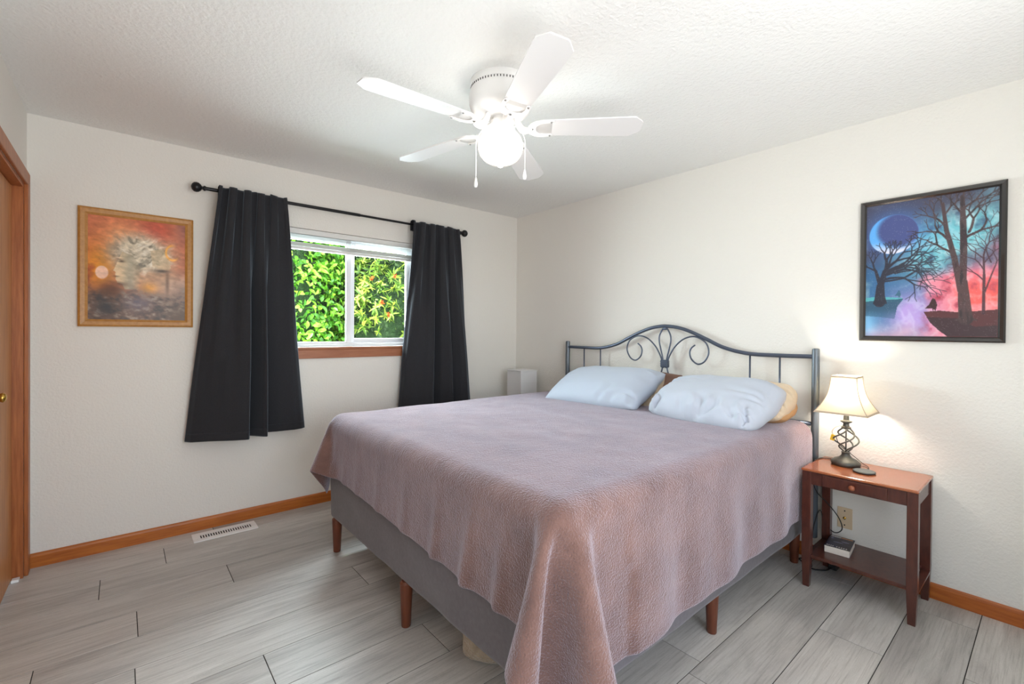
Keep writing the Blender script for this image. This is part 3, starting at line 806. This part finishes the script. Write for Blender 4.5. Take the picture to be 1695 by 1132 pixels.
# ================================================================== CEILING FAN
fx, fy = 1.337, 1.679
fan = thing('ceiling_fan', 'white five-blade ceiling fan with a lit globe', 'ceiling fan', (fx, fy, H))
bm = B(); lathe(bm, (fx, fy, H), [(.140, 0), (.142, -.004), (.142, -.030), (.139, -.032), (.139, -.040), (.142, -.042), (.146, -.072), (.146, -.098), (.140, -.118), (.124, -.138), (.100, -.150), (.070, -.156), (.02, -.158)], 64)
mot = obj('motor_housing', bm, WHITE, fan, True, 35)
for k in range(64):
    a = 2*math.pi*k/64
    bm = B(); box(bm, .1392, .1412, -.0016, .0016, -.0405, -.0315)
    bmesh.ops.rotate(bm, verts=bm.verts, cent=(0, 0, 0), matrix=Matrix.Rotation(a, 3, 'Z')); bmesh.ops.translate(bm, verts=bm.verts, vec=(fx, fy, H))
    obj('vent_slot', bm, DARK, mot)
bm = B(); lathe(bm, (fx, fy, H), [(.036, -.150), (.036, -.172), (.049, -.176), (.050, -.224), (.044, -.228), (.044, -.231), (.058, -.236), (.060, -.252), (.056, -.262), (.02, -.266)], 40)
obj('switch_housing', bm, WHITE, fan, True, 35)
bm = B(); lathe(bm, (fx, fy, 2.150), [(.050, .082), (.060, .074), (.082, .058), (.099, .034), (.106, .008), (.104, -.018), (.094, -.043), (.076, -.063), (.052, -.076), (.026, -.083), (.014, -.088), (.010, -.094), (.002, -.097)], 48)
obj('light_globe', bm, GLOBE, fan, True)
bm = B(); lathe(bm, (fx, fy, 2.150), [(.052, .088), (.064, .086), (.066, .078), (.062, .070), (.052, .070)], 40); obj('globe_collar', bm, WHITE, fan, True, 40)

def to_blade(bm, ang, dz):
    # droop about the hub, pitch about the blade's own axis (trailing edge lower)
    bmesh.ops.rotate(bm, verts=bm.verts, cent=(0, 0, 0), matrix=Matrix.Rotation(R(-9), 3, 'X'))
    bmesh.ops.rotate(bm, verts=bm.verts, cent=(0, 0, 0), matrix=Matrix.Rotation(-math.atan2(dz, .65), 3, 'Y'))
    bmesh.ops.rotate(bm, verts=bm.verts, cent=(0, 0, 0), matrix=Matrix.Rotation(ang, 3, 'Z'))
    bmesh.ops.translate(bm, verts=bm.verts, vec=(fx, fy, 2.236))
for ang, dz in ((176.8, .005), (-111.4, .034), (-39.4, .018), (104.4, -.016), (33.8, -.025)):
    a = R(ang)
    bm = B()
    out = [(.165, -.040), (.175, -.050), (.195, -.056), (.595, -.073), (.612, -.071), (.648, -.040), (.653, -.032), (.653, .032), (.648, .040), (.612, .071), (.595, .073), (.195, .056), (.175, .050), (.165, .040)]
    poly_prism(bm, [(x, y, -.003) for x, y in out], (0, 0, .006))
    to_blade(bm, a, dz); bl_ = obj('blade', bm, BLADE, fan)
    bm = B()
    arc = [(x-.042, y) for x, y in [(.285, -.052), (.276, -.060), (.235, -.063), (.205, -.058), (.182, -.041), (.170, -.018), (.168, 0), (.170, .018), (.182, .041), (.205, .058), (.235, .063), (.276, .060), (.285, .052)]]
    inn = [(x-.042, y) for x, y in [(.278, -.042), (.250, -.045), (.225, -.040), (.208, -.022), (.203, 0), (.208, .022), (.225, .040), (.250, .045), (.278, .042)]]
    poly = arc+inn[::-1]
    lo = [bm.verts.new((x, y, -.0085)) for x, y in poly]; hi = [bm.verts.new((x, y, -.0035)) for x, y in poly]
    f1 = bm.faces.new(lo); f2 = bm.faces.new(hi[::-1])
    for k in range(len(poly)): bm.faces.new((lo[k], lo[(k+1) % len(poly)], hi[(k+1) % len(poly)], hi[k]))
    bmesh.ops.triangulate(bm, faces=[f1, f2])
    # curved arm to the hub
    tube(bm, smooth_path([(.140, 0, -.006), (.122, 0, -.013), (.102, 0, -.010), (.086, 0, .012), (.074, 0, .042)], 5), lambda t: .012+.004*math.sin(t*3.14), 10, sx=1.25)
    to_blade(bm, a, dz); br = obj('blade_bracket', bm, WHITE, fan, True, 40)
    for x, y in ((.230, -.051), (.230, .051), (.146, 0)):
        bm = B(); lathe(bm, (x, y, -.010), [(.0005, -.002), (.0045, -.001), (.005, .002)], 12); to_blade(bm, a, dz); obj('screw', bm, GREY, br, True)
vdir = Vector((math.sin(yaw), math.cos(yaw), 0)); rdir = Vector((math.cos(yaw), -math.sin(yaw), 0))
for s, fwd, zk in ((-1, -.005, 2.005), (1, -.03, 2.035)):
    hx = Vector((fx, fy, 0))
    st = hx+rdir*s*.050+vdir*fwd*.3+Vector((0, 0, 2.232))
    pts = [st, hx+rdir*s*.075+vdir*fwd+Vector((0, 0, 2.232)), hx+rdir*s*.098+vdir*fwd+Vector((0, 0, 2.205)), hx+rdir*s*.1125+vdir*fwd+Vector((0, 0, 2.165)), hx+rdir*s*.1125+vdir*fwd+Vector((0, 0, 2.10)), hx+rdir*s*.1125+vdir*fwd+Vector((0, 0, zk))]
    bm = B(); tube(bm, smooth_path(pts, 6), .0018, 8); ch = obj('pull_chain', bm, WHITE, fan, True)
    e = pts[-1]; bm = B(); lathe(bm, e, [(.0025, 0), (.004, -.004), (.0075, -.022), (.0085, -.032), (.007, -.042), (.002, -.046)], 16); obj('chain_pull', bm, WHITE, ch, True)

# ================================================================== BED
bed = thing('bed', 'king bed with grey cloth base and dark metal scroll headboard', 'bed', (1.95, 1.845, 0))
BX0, BX1, BY0, BY1 = .945, 2.965, .905, 2.785
bm = B(); box(bm, BX0, BX1, BY0, BY1, .190, .500, .022, 3)
bmesh.ops.subdivide_edges(bm, edges=[e for e in bm.edges if e.calc_length() > .25], cuts=44, use_grid_fill=True)
for v in bm.verts:       # loose cloth: shallow sags and tucks along the sides
    n1 = noise.noise(Vector((v.co.x*2.3, v.co.y*2.3, v.co.z*5))); n2 = noise.noise(Vector((v.co.x*7, v.co.y*7, v.co.z*9)))
    k = .010*n1+.004*n2
    if v.co.x < BX0+.05: v.co.x -= k
    if v.co.y < BY0+.05: v.co.y -= k
    if v.co.z < .25: v.co.z += .010*n1
obj('box_base', bm, BASEFAB, bed, True)
bm = B(); box(bm, BX0+.005, BX1, BY0+.005, BY1-.005, .502, .785, .055, 5); obj('mattress', bm, MATT, bed, True)
for x, y in ((.967, 2.722), (.958, 1.842), (.985, .965), (1.96, .963), (2.925, .963), (2.925, 2.722), (1.96, 2.722), (2.925, 1.842)):
    bm = B(); lathe(bm, (x, y, 0), [(.019, 0), (.0205, .004), (.0285, .192), (.02, .2)], 24); obj('leg', bm, LEGWOOD, bed, True, 40)
HX = 3.003
hb = bpy.data.objects.new('headboard', None); col.objects.link(hb); hb.parent = bed; hb.location = Vector((HX, 1.845, .15))-Vector(bed.location)
for y in (.892, 2.797):
    bm = B(); lathe(bm, (HX, y, 0), [(.017, .145), (.0195, .148), (.0195, 1.203), (.0175, 1.212), (.010, 1.215)], 20); obj('post', bm, IRONPOST, hb, True, 40)
arch = [(2.797, 1.164), (2.60, 1.163), (2.427, 1.166), (2.276, 1.199), (2.162, 1.250), (2.053, 1.298), (1.949, 1.331), (1.845, 1.343), (1.740, 1.332), (1.637, 1.300), (1.528, 1.252), (1.414, 1.202), (1.263, 1.170), (1.09, 1.166), (.892, 1.168)]
bm = B(); tube(bm, smooth_path([(HX, y, z) for y, z in arch], 8), .0125, 14); obj('top_rail', bm, IRON, hb, True)
for z in (.785, .47):
    bm = B(); tube(bm, [(HX, .892, z), (HX, 2.797, z)], .0115, 12); obj('lower_rail', bm, IRON, hb, True)
for y in (2.608, 2.433, 1.251, 1.079):
    bm = B(); tube(bm, [(HX, y, .785), (HX, y, 1.166)], .0055, 10); obj('spindle', bm, IRON, hb, True)
def yz(pts, n=8): return smooth_path([(HX-.004, y, z) for y, z in pts], n)
scr = [(1.612, 1.213), (1.640, 1.190), (1.650, 1.158), (1.637, 1.115), (1.593, 1.084), (1.545, 1.103), (1.515, 1.165), (1.538, 1.232), (1.612, 1.270), (1.690, 1.256), (1.755, 1.206), (1.796, 1.147), (1.818, 1.095), (1.823, 1.05), (1.815, 1.01), (1.790, .955), (1.74, .87), (1.69, .785)]
for s in (1, -1):
    pts = scr if s > 0 else [(2*1.842-y, z) for y, z in scr]
    bm = B(); tube(bm, yz(pts), .0055, 10); obj('scroll', bm, IRON, hb, True)
for s in (1, -1):
    pts = [(1.842+s*a, z) for a, z in ((.006, 1.332), (.022, 1.318), (.044, 1.275), (.046, 1.232), (.034, 1.18), (.020, 1.125), (.013, 1.08), (.013, 1.04))]
    bm = B(); tube(bm, yz(pts), .0055, 10); obj('petal_loop', bm, IRON, hb, True)
bm = B(); box(bm, HX-.016, HX+.008, 1.812, 1.872, 1.044, 1.100, .005)
for z in (1.058, 1.072, 1.086): box(bm, HX-.0175, HX+.009, 1.811, 1.873, z-.0015, z+.0015, .001)
obj('collar', bm, IRON, hb)
bm = B(); box(bm, HX-.012, HX+.006, 1.828, 1.858, 1.316, 1.336, .004); obj('collar', bm, IRON, hb)

# blanket: a flat rectangle of cloth let fall over the bed
def make_blanket():
    bm = B(); box(bm, BX0, 3.0, BY0, BY1, .18, .785, .058, 4)
    me = bpy.data.meshes.new('former'); bm.to_mesh(me); bm.free()
    former = bpy.data.objects.new('former', me); col.objects.link(former)
    former.modifiers.new('c', 'COLLISION'); former.collision.thickness_outer = .012; former.collision.cloth_friction = 40; former.collision.damping = .5
    nx, ny = 96, 116
    # corners of the flat blanket: a touch askew on the bed
    c00, c10, c01, c11 = (BX0-.405, BY0-.54), (2.955, BY0-.455), (BX0-.300, BY1+.30), (2.945, BY1+.34)
    vs = []
    for i in range(nx+1):
        for j in range(ny+1):
            a, b = i/nx, j/ny
            x = (1-a)*(1-b)*c00[0]+a*(1-b)*c10[0]+(1-a)*b*c01[0]+a*b*c11[0]
            y = (1-a)*(1-b)*c00[1]+a*(1-b)*c10[1]+(1-a)*b*c01[1]+a*b*c11[1]
            vs.append((x, y, .800))
    fs = [(i*(ny+1)+j, i*(ny+1)+j+1, (i+1)*(ny+1)+j+1, (i+1)*(ny+1)+j) for i in range(nx) for j in range(ny)]
    me2 = bpy.data.meshes.new('sheet'); me2.from_pydata(vs, [], fs)
    sh = bpy.data.objects.new('sheet', me2); col.objects.link(sh)
    cm = sh.modifiers.new('cloth', 'CLOTH'); s = cm.settings
    s.quality = 6; s.mass = .25; s.tension_stiffness = 12; s.compression_stiffness = 12; s.shear_stiffness = 4; s.bending_stiffness = 8
    s.air_damping = 2; s.tension_damping = 10; s.shear_damping = 10; s.bending_damping = 1
    cm.collision_settings.distance_min = .004; cm.collision_settings.use_self_collision = False
    N = 66; cm.point_cache.frame_end = N+5
    for f in range(1, N+1): sc.frame_set(f)
    ev = sh.evaluated_get(bpy.context.evaluated_depsgraph_get())
    co = np.empty(len(vs)*3, 'f'); ev.data.vertices.foreach_get('co', co); co = co.reshape(-1, 3)
    bpy.data.objects.remove(sh); bpy.data.objects.remove(former); sc.frame_set(1)
    return co, fs
co, fs = make_blanket()
for v in co:             # far foot corner hangs a little closer to the bed
    if v[1] > 2.55 and v[0] < BX0:
        k = min(1, (v[1]-2.55)/.25); v[0] = BX0-.012-(BX0-.012-v[0])*(1-.35*k) if v[0] < BX0-.012 else v[0]
ridges = ((2.62, .030, .012), (2.48, .022, .008), (2.30, .03, .008), (2.05, .025, .009), (1.78, .03, .010), (1.52, .022, .022), (1.30, .022, .028), (1.12, .02, .022))
for v in co:
    hang = min(1, max(0, (.72-v[2])/.28))
    if v[0] < 1.0 and .98 < v[1] < 2.75 and hang > 0:
        for yc, wd, am in ridges:
            sl = yc+(.72-v[2])*.12
            v[0] -= am*hang*math.exp(-((v[1]-sl)/wd)**2)
    if v[1] < .93 and 1.25 < v[0] < 2.9 and hang > 0:
        v[1] -= hang*(.010*(1+math.sin(v[0]*11))+.006*(1+math.sin(v[0]*23+1)))
    if v[2] > .74:
        v[2] += .005*noise.noise(Vector((v[0]*3, v[1]*3, 0)))+.003*noise.noise(Vector((v[0]*9, v[1]*6, 4)))
me = bpy.data.meshes.new('blanket'); me.from_pydata(co.tolist(), [], fs); me.materials.append(FLEECE); me.shade_smooth()
blk = bpy.data.objects.new('blanket', me); col.objects.link(blk)
tag(blk, 'mauve brown fleece blanket spread over the bed', 'blanket')
md = blk.modifiers.new('thick', 'SOLIDIFY'); md.thickness = .007; md.offset = 0
md = blk.modifiers.new('soft', 'SUBSURF'); md.levels = 1; md.render_levels = 1

# pillows
def pillow(name, label, m, c, L, W, T, tilt, yawz=0, rollx=0, seed=0, crumple=.012, creases=8, side=0, rnd=.10, group=None):
    """lying pillow of length L (y), width W, thickness T; tilt lifts the headboard-side edge"""
    bm = B(); r = random.Random(seed)
    Mx = Matrix.Rotation(yawz, 3, 'Z') @ Matrix.Rotation(rollx, 3, 'X') @ Matrix.Rotation(-tilt, 3, 'Y')
    nu, nv = 90, 64
    # creases that run in from the seams: (start a, b), direction, length, width, depth
    cr = []
    for k in range(creases):
        q = r.random()
        if q < .62: a0, b0, d = r.uniform(-.9, .9), -1.0, (r.uniform(-.45, .45), 1)
        else:
            sg = side if (side and r.random() < .8) else r.choice((-1, 1)); a0, b0, d = sg*1.0, r.uniform(-.8, .8), (-sg, r.uniform(-.5, .5))
        n_ = math.hypot(*d); cr.append((a0, b0, d[0]/n_, d[1]/n_, r.uniform(.35, .85), r.uniform(.03, .06), r.uniform(.5, 1.2)))
    def pt(u, v, s):
        a, b = 2*u-1, 2*v-1
        pull = 1-rnd*(a*a*b*b)
        x = b*W/2*(1-.05*(1-a*a))*pull; y = a*L/2*(1-.035*(1-b*b))*pull
        t = T*.5*(max(0, 1-abs(a)**3.2)**.46)*(max(0, 1-abs(b)**2.6)**.5)
        edge = max(abs(a), abs(b)); fade = min(1, (1-edge)*7+.05)
        p = Vector((x*4+seed, y*4, s*2+seed)); q = Vector((x*11+seed*2, y*11, s))
        n = noise.noise(p)*.9+noise.noise(q)*.4
        for a0, b0, da, db, ln, wd, dp in cr:
            if s < 0: break
            al = (a-a0)*da+(b-b0)*db
            if al < -.05 or al > ln: continue
            pr = (a-a0)*db-(b-b0)*da+.05*math.sin(al*9+a0*7); k = 1-max(0, al)/ln
            g = pr/(wd*(1+al)); n += dp*1.5*k*(-math.exp(-g*g)+.75*math.exp(-((g-1.9)/1.1)**2)+.4*math.exp(-((g+2.1)/1.2)**2))
        z = s*(t+crumple*n*fade)
        z += .014*noise.noise(Vector((a*3+seed, b*3, 2)))*edge**4
        return Vector(c)+Mx @ Vector((x, y, z))
    for s in (1, -1):
        grid(bm, lambda u, v: pt(u, v, s), nu, nv)
    bmesh.ops.remove_doubles(bm, verts=bm.verts, dist=.0012)
    o = obj(name, bm, m, None, True)
    return tag(o, label, 'pillow', group or 'pillows along the headboard')
pillow('pillow', 'brown satin pillow standing behind the left pale blue pillow', BROWN, (2.890, 1.985, .860), .66, .36, .13, R(60), 0, R(0), 5, .012, 10)
pillow('pillow', 'beige pillow between the left pale blue pillow and the brown one', BEIGE, (2.800, 2.10, .882), .70, .36, .13, R(46), R(2), R(0), 9, .012, 10)
pillow('pillow', 'pale blue pillow on the window side of the bed', BLUE, (2.665, 2.135, .896), .81, .50, .21, R(25), R(3), R(-2), 2, .009, 7, -1, .06)
pillow('pillow', 'camel brown pillow under the beige one at the nightstand end of the headboard', CAMEL, (2.845, 1.235, .862), .60, .30, .15, R(10), 0, 0, 14, .010, 8, -1, .14)
pillow('pillow', 'crumpled beige pillow leaning behind the right pale blue pillow', BEIGE, (2.835, 1.240, .905), .62, .34, .17, R(26), R(-3), R(1), 17, .020, 16, -1, .16)
pillow('pillow', 'crumpled pale blue pillow on the nightstand side of the bed', BLUE2, (2.640, 1.300, .898), .71, .50, .23, R(22), R(-6), R(1), 23, .015, 18, -1, .14)

# soft thing tucked under the bed
bm = B(); bmesh.ops.create_icosphere(bm, subdivisions=4, radius=1)
for v in bm.verts:
    d = v.co.normalized(); q = [abs(c_)**.55*(1 if c_ > 0 else -1) for c_ in d]
    k = 1+.06*noise.noise(d*3)
    v.co = (1.20+q[0]*.19*k, 1.42+q[1]*.085*k, max(.001, .068+q[2]*.072*k))
bmesh.ops.rotate(bm, verts=bm.verts, cent=(1.2, 1.42, 0), matrix=Matrix.Rotation(R(-38), 3, 'Z'))
tag(obj('floor_cushion', bm, PLUSH, None, True), 'tan plush cushion lying on the floor under the bed', 'cushion')

# white square tower in the corner
tw = thing('tower', 'white square-sided tower in the corner behind the bed', 'tower', (2.88, 3.27, 0))
bm = B(); box(bm, 2.785, 2.985, 3.170, 3.370, .02, .925, .006, 3); obj('body', bm, TOWER, tw)
bm = B(); box(bm, 2.781, 2.989, 3.166, 3.374, .925, .935, .004, 2); box(bm, 2.83, 2.94, 3.215, 3.325, .934, .9365, .001); obj('lid', bm, TOWER, tw)
bm = B(); box(bm, 2.80, 2.97, 3.185, 3.355, 0, .021); obj('foot', bm, PAD, tw)
bm = B(); box(bm, 2.7825, 2.786, 3.168, 3.372, .818, .821); box(bm, 2.783, 2.987, 3.1675, 3.171, .818, .821); obj('seam', bm, BLIND, tw)

# ================================================================== NIGHTSTAND and what stands on it
ns = thing('nightstand', 'small mahogany one-drawer nightstand with a lower shelf', 'nightstand', (2.87, .625, 0))
TX0, TX1, TY0, TY1 = 2.684, 3.046, .394, .857
bm = B(); box(bm, TX0, TX1, TY0, TY1, .594, .607, .005, 2); obj('tabletop', bm, MAHOGTOP, ns)
bm = B()
for x0, y0, x1, y1 in ((TX0, TY0, TX1, TY0+.055), ):
    box(bm, x0+.005, x1-.005, y0+.005, y1, .6065, .6074)
obj('end_board', bm, MAHOGTOP, ns)
for (x, y, sx, sy) in ((2.708, .416, 1, 1), (2.708, .833, 1, -1), (3.022, .416, -1, 1), (3.022, .833, -1, -1)):
    bm = B(); hw = .020
    sec = [(0, .70), (.17, 1), (.594, 1)]
    rings = []
    for z, k in sec:
        w_ = hw*k
        cx_, cy_ = x, y
        rings.append([bm.verts.new((cx_+dx*w_, cy_+dy*w_, z)) for dx, dy in ((-1, -1), (1, -1), (1, 1), (-1, 1))])
    for a, b in zip(rings, rings[1:]):
        for k in range(4): bm.faces.new((a[k], a[(k+1) % 4], b[(k+1) % 4], b[k]))
    bm.faces.new(rings[0]); bm.faces.new(rings[-1])
    bmesh.ops.bevel(bm, geom=[e for e in bm.edges if abs(e.verts[0].co.z-e.verts[1].co.z) > .05], offset=.002, segments=2, profile=.5, affect='EDGES')
    obj('leg', bm, MAHOG, ns)
for args in ((2.696, 2.712, .436, .813), (3.018, 3.034, .436, .813)):
    bm = B(); box(bm, *args, .529, .594); obj('apron', bm, MAHOG, ns)
for y0, y1 in ((.402, .418), (.831, .847)):
    bm = B(); box(bm, 2.728, 3.002, y0, y1, .529, .594); obj('apron', bm, MAHOG, ns)
bm = B(); box(bm, 2.688, 2.699, .506, .765, .534, .589, .003); dr = obj('drawer_front', bm, MAHOG, ns)
bm = B(); lathe(bm, (2.688, .637, .560), [(.006, 0), (.0055, -.008), (.011, -.012), (.0135, -.018), (.011, -.024), (.003, -.027)], 20, 'X'); obj('knob', bm, mat('knob_wood', lin(150, 86, 58), .35), dr, True)
bm = B(); box(bm, 2.702, 3.030, .428, .822, .150, .166, .002); box(bm, 2.708, 3.022, .396, .436, .140, .150); box(bm, 2.708, 3.022, .813, .853, .140, .150)
obj('shelf', bm, MAHOG, ns)

lamp = thing('table_lamp', 'lit bronze cage lamp with a square cream shade on the nightstand', 'lamp', (2.925, .725, .607))
lx, ly = 2.925, .725
bm = B(); lathe(bm, (lx, ly, .607), [(.060, .0005), (.064, .004), (.066, .012), (.064, .020), (.056, .026), (.050, .031), (.030, .040), (.020, .052), (.018, .062), (.021, .068), (.014, .072)], 36); obj('base', bm, LAMPIRON, lamp, True, 40)
for k in range(4):
    pts = []
    for q in range(25):
        t = q/24; rr = .008+.044*math.sin(math.pi*t)**1.15+.006*t; a = 2*math.pi*k/4+t*R(215)
        pts.append((lx+rr*math.cos(a), ly+rr*math.sin(a), .676+t*.128))
    bm = B(); tube(bm, pts, .0040, 8); obj('cage_wire', bm, LAMPIRON, lamp, True)
bm = B(); tube(bm, [(lx, ly, .675), (lx, ly, .81)], .0035, 8); obj('stem', bm, LAMPIRON, lamp, True)
bm = B(); lathe(bm, (lx, ly, 0), [(.010, .796), (.021, .800), (.023, .806), (.015, .812), (.013, .826), (.026, .834), (.027, .840), (.016, .843), (.013, .846), (.013, .885), (.016, .888), (.016, .92), (.004, .922)], 28); obj('socket', bm, LAMPIRON, lamp, True, 40)
bm = B(); lathe(bm, (lx, ly, 0), [(.008, .920), (.013, .926), (.018, .945), (.029, .985), (.030, 1.002), (.024, 1.020), (.010, 1.031), (.002, 1.033)], 24); obj('light_bulb', bm, BULB, lamp, True)
zb_, zt_ = .884, 1.078
def sq(t):            # flared square shade: half-width at height t (0 bottom, 1 top)
    return .116*(1-t)+.055*t-.020*math.sin(math.pi*t)*(1-.3*t)
bm = B(); rings = []
for q in range(15):
    t = q/14; hw = sq(t); z = zb_+(zt_-zb_)*t; ring = []
    for cx_, cy_ in ((-1, -1), (1, -1), (1, 1), (-1, 1)):
        nx_, ny_ = {(-1, -1): (1, -1), (1, -1): (1, 1), (1, 1): (-1, 1), (-1, 1): (-1, -1)}[(cx_, cy_)]
        for s in range(6): ring.append(bm.verts.new((lx+hw*(cx_+(nx_-cx_)*s/6), ly+hw*(cy_+(ny_-cy_)*s/6), z)))
    rings.append(ring)
for a, b in zip(rings, rings[1:]):
    for k in range(24): bm.faces.new((a[k], a[(k+1) % 24], b[(k+1) % 24], b[k]))
shd = obj('shade', bm, SHADE, lamp, True, 30)
BINDING = mat('shade_binding', lin(190, 172, 150), .7)
bm = B()
for t0_, t1_ in ((0, .045), (.955, 1.0)):
    pr_ = []
    for t in (t0_, t1_):
        hw = sq(t)+.0012; z = zb_+(zt_-zb_)*t
        pr_.append([bm.verts.new((lx+hw*a, ly+hw*b, z)) for a, b in ((-1, -1), (1, -1), (1, 1), (-1, 1))])
    for k in range(4): bm.faces.new((pr_[0][k], pr_[0][(k+1) % 4], pr_[1][(k+1) % 4], pr_[1][k]))
for a, b in ((-1, -1), (1, -1), (1, 1), (-1, 1)):
    tube(bm, [(lx+(sq(q/14)+.0008)*a, ly+(sq(q/14)+.0008)*b, zb_+(zt_-zb_)*q/14) for q in range(15)], .0018, 6)
obj('shade_binding', bm, BINDING, shd)
bm = B()
for a in (-1, 1):
    tube(bm, smooth_path([(lx, ly+.012*a, .888), (lx, ly+.040*a, .93), (lx, ly+.044*a, .99), (lx, ly+.02*a, 1.05), (lx, ly, 1.065)], 5), .0013, 6)
for a in (0, math.pi/2):
    tube(bm, [(lx-.054*math.cos(a), ly-.054*math.sin(a), 1.070), (lx+.054*math.cos(a), ly+.054*math.sin(a), 1.070)], .0013, 6)
obj('harp', bm, LAMPIRON, lamp)
bm = B(); tube(bm, smooth_path([(lx-.005, ly+.016, .815), (lx-.01, ly+.045, .80), (lx-.012, ly+.060, .775), (lx-.014, ly+.052, .757)], 5), .002, 6); obj('tag_string', bm, BINDING, lamp, True)
bm = B(); box(bm, lx-.018, lx-.010, ly+.044, ly+.064, .728, .760, .002); bmesh.ops.rotate(bm, verts=bm.verts, cent=(lx-.014, ly+.054, .75), matrix=Matrix.Rotation(R(14), 3, 'X')); obj('hang_tag', bm, YELLOW, lamp)
bm = B(); tube(bm, smooth_path([(lx+.045, ly+.035, .613), (lx+.06, ly+.075, .611), (lx+.045, ly+.12, .6105), (lx-.02, ly+.132, .608), (lx-.03, ly+.140, .59), (lx-.02, ly+.145, .50), (lx+.03, ly+.14, .42), (lx+.07, ly+.10, .36), (lx+.085, ly+.05, .29), (lx+.09, ly+.035, .23), (lx+.09, ly+.07, .20), (lx+.085, ly+.115, .24), (lx+.07, ly+.135, .31), (lx+.06, ly+.16, .22), (lx+.03, ly+.165, .08), (lx, ly+.15, .005)], 7), .0028, 7); obj('power_cord', bm, CORD, lamp, True)

pad = thing('charging_pad', 'round dark grey charging pad on the nightstand beside the lamp', 'charger', (2.835, .625, .607))
bm = B(); lathe(bm, (2.835, .625, .6075), [(.040, 0), (.044, .001), (.0475, .005), (.047, .008), (.044, .009)], 40); obj('body', bm, PAD, pad, True, 40)
bm = B(); lathe(bm, (2.835, .625, .6075), [(.0435, .0088), (.0435, .0096), (.02, .0098)], 40); obj('pad_top', bm, PADTOP, pad, True, 40)
bm = B(); tube(bm, smooth_path([(2.880, .632, .611), (2.93, .628, .610), (2.965, .640, .611), (2.99, .665, .615), (2.995, .70, .64), (2.98, .735, .672), (2.955, .75, .69), (2.94, .765, .72), (2.945, .775, .745)], 6), .0018, 6); obj('cable', bm, CORD, pad, True)

book = thing('book', 'dark-covered paperback on the nightstand shelf', 'book', (2.885, .735, .166))
Mb = lambda bm: bmesh.ops.rotate(bm, verts=bm.verts, cent=(2.88, .73, 0), matrix=Matrix.Rotation(R(6), 3, 'Z'))
bm = B(); box(bm, 2.802, 2.975, .683, .789, .1665, .199, .0015); Mb(bm); obj('pages', bm, PAPER, book)
COVER = mat('book_cover', lin(30, 30, 40), .3, var=lin(52, 54, 78), vscale=22, detail=2)
bm = B(); box(bm, 2.806, 2.977, .681, .792, .1992, .2004); box(bm, 2.806, 2.977, .7895, .792, .1665, .2004); box(bm, 2.806, 2.977, .681, .792, .1660, .1668); Mb(bm); cov = obj('cover', bm, COVER, book)
INKW = mat('cover_ink', lin(225, 222, 216), .5); INKO = mat('cover_ink_orange', lin(206, 150, 112), .5); INKB = mat('cover_ink_blue', lin(120, 126, 150), .5)
bm = B(); r_ = random.Random(3)
y = .784
while y > .742: 
    wd = r_.uniform(.003, .0055); box(bm, 2.957, 2.968, y-wd, y, .2004, .2007); y -= wd+.0016
y = .782
for wd in (.004, .004, .005, .004): box(bm, 2.816, 2.826, y-wd, y, .2004, .2007); y -= wd+.004
y -= .008
for wd in (.005, .005, .005, .005, .006): box(bm, 2.816, 2.826, y-wd, y, .2004, .2007); y -= wd+.005
Mb(bm); obj('cover_lettering', bm, INKW, cov)
bm = B(); box(bm, 2.957, 2.968, .690, .738, .2004, .2007); Mb(bm); obj('title_band', bm, INKO, cov)
bm = B()
for (x, y, a, b) in ((2.91, .715, .010, .018), (2.885, .742, .008, .022), (2.935, .775, .010, .006)):
    vs_ = [bm.verts.new((x+a*math.cos(q*.3927), y+b*math.sin(q*.3927), .2006)) for q in range(16)]; bm.faces.new(vs_)
Mb(bm); obj('cover_picture', bm, INKB, cov)

plate = thing('wall_plate', 'almond wall plate with a coax jack behind the nightstand', 'outlet', (XR, .759, .281))
bm = B(); box(bm, XR-.006, XR-.0002, .724, .794, .223, .338, .003); obj('plate', bm, ALMOND, plate)
bm = B(); lathe(bm, (XR-.006, .759, .281), [(.0075, 0), (.0075, -.004), (.0045, -.005), (.0045, -.011), (.002, -.012)], 16, 'X'); obj('coax_jack', bm, BRASS, plate, True, 40)
for z in (.242, .320):
    bm = B(); lathe(bm, (XR-.006, .759, z), [(.0035, .0005), (.0035, -.0012), (.001, -.002)], 12, 'X'); obj('screw', bm, DARK, plate)

# adapter with its loose lead on the floor behind the nightstand
ad = thing('power_adapter', 'small black power adapter with its cord on the floor under the nightstand', 'adapter', (3.015, .795, 0))
bm = B(); box(bm, 2.985, 3.045, .775, .815, .0005, .026, .004); obj('body', bm, CORD, ad)
bm = B(); tube(bm, smooth_path([(2.986, .80, .012), (2.95, .815, .004), (2.91, .86, .004), (2.93, .90, .004), (2.98, .955, .005), (3.02, .93, .004), (3.035, .90, .03), (3.045, .87, .12)], 7), .0035, 7); obj('cord', bm, CORD, ad, True)

# floor register
vent = thing('floor_vent', 'white metal floor vent by the back baseboard', 'vent', (.51, 3.43, 0))
vx0, vx1, vy0, vy1 = .334, .684, 3.357, 3.498
bm = B(); gx0, gx1, gy0, gy1 = .368, .652, 3.402, 3.458
box(bm, vx0, vx1, vy0, gy0, .0004, .0055, .002); box(bm, vx0, vx1, gy1, vy1, .0004, .0055, .002)
box(bm, vx0, gx0, gy0, gy1, .0004, .0055, 0); box(bm, gx1, vx1, gy0, gy1, .0004, .0055, 0); obj('frame', bm, WHITE, vent)
bm = B(); box(bm, gx0, gx1, gy0, gy1, .0002, .0008); obj('duct', bm, DARK, vent)
nl = 21
for k in range(nl):
    x = gx0+(gx1-gx0)*(k+.0)/nl
    bm = B(); box(bm, x, x+.0065, gy0, gy1, .0012, .0050); obj('louver', bm, WHITE, vent)
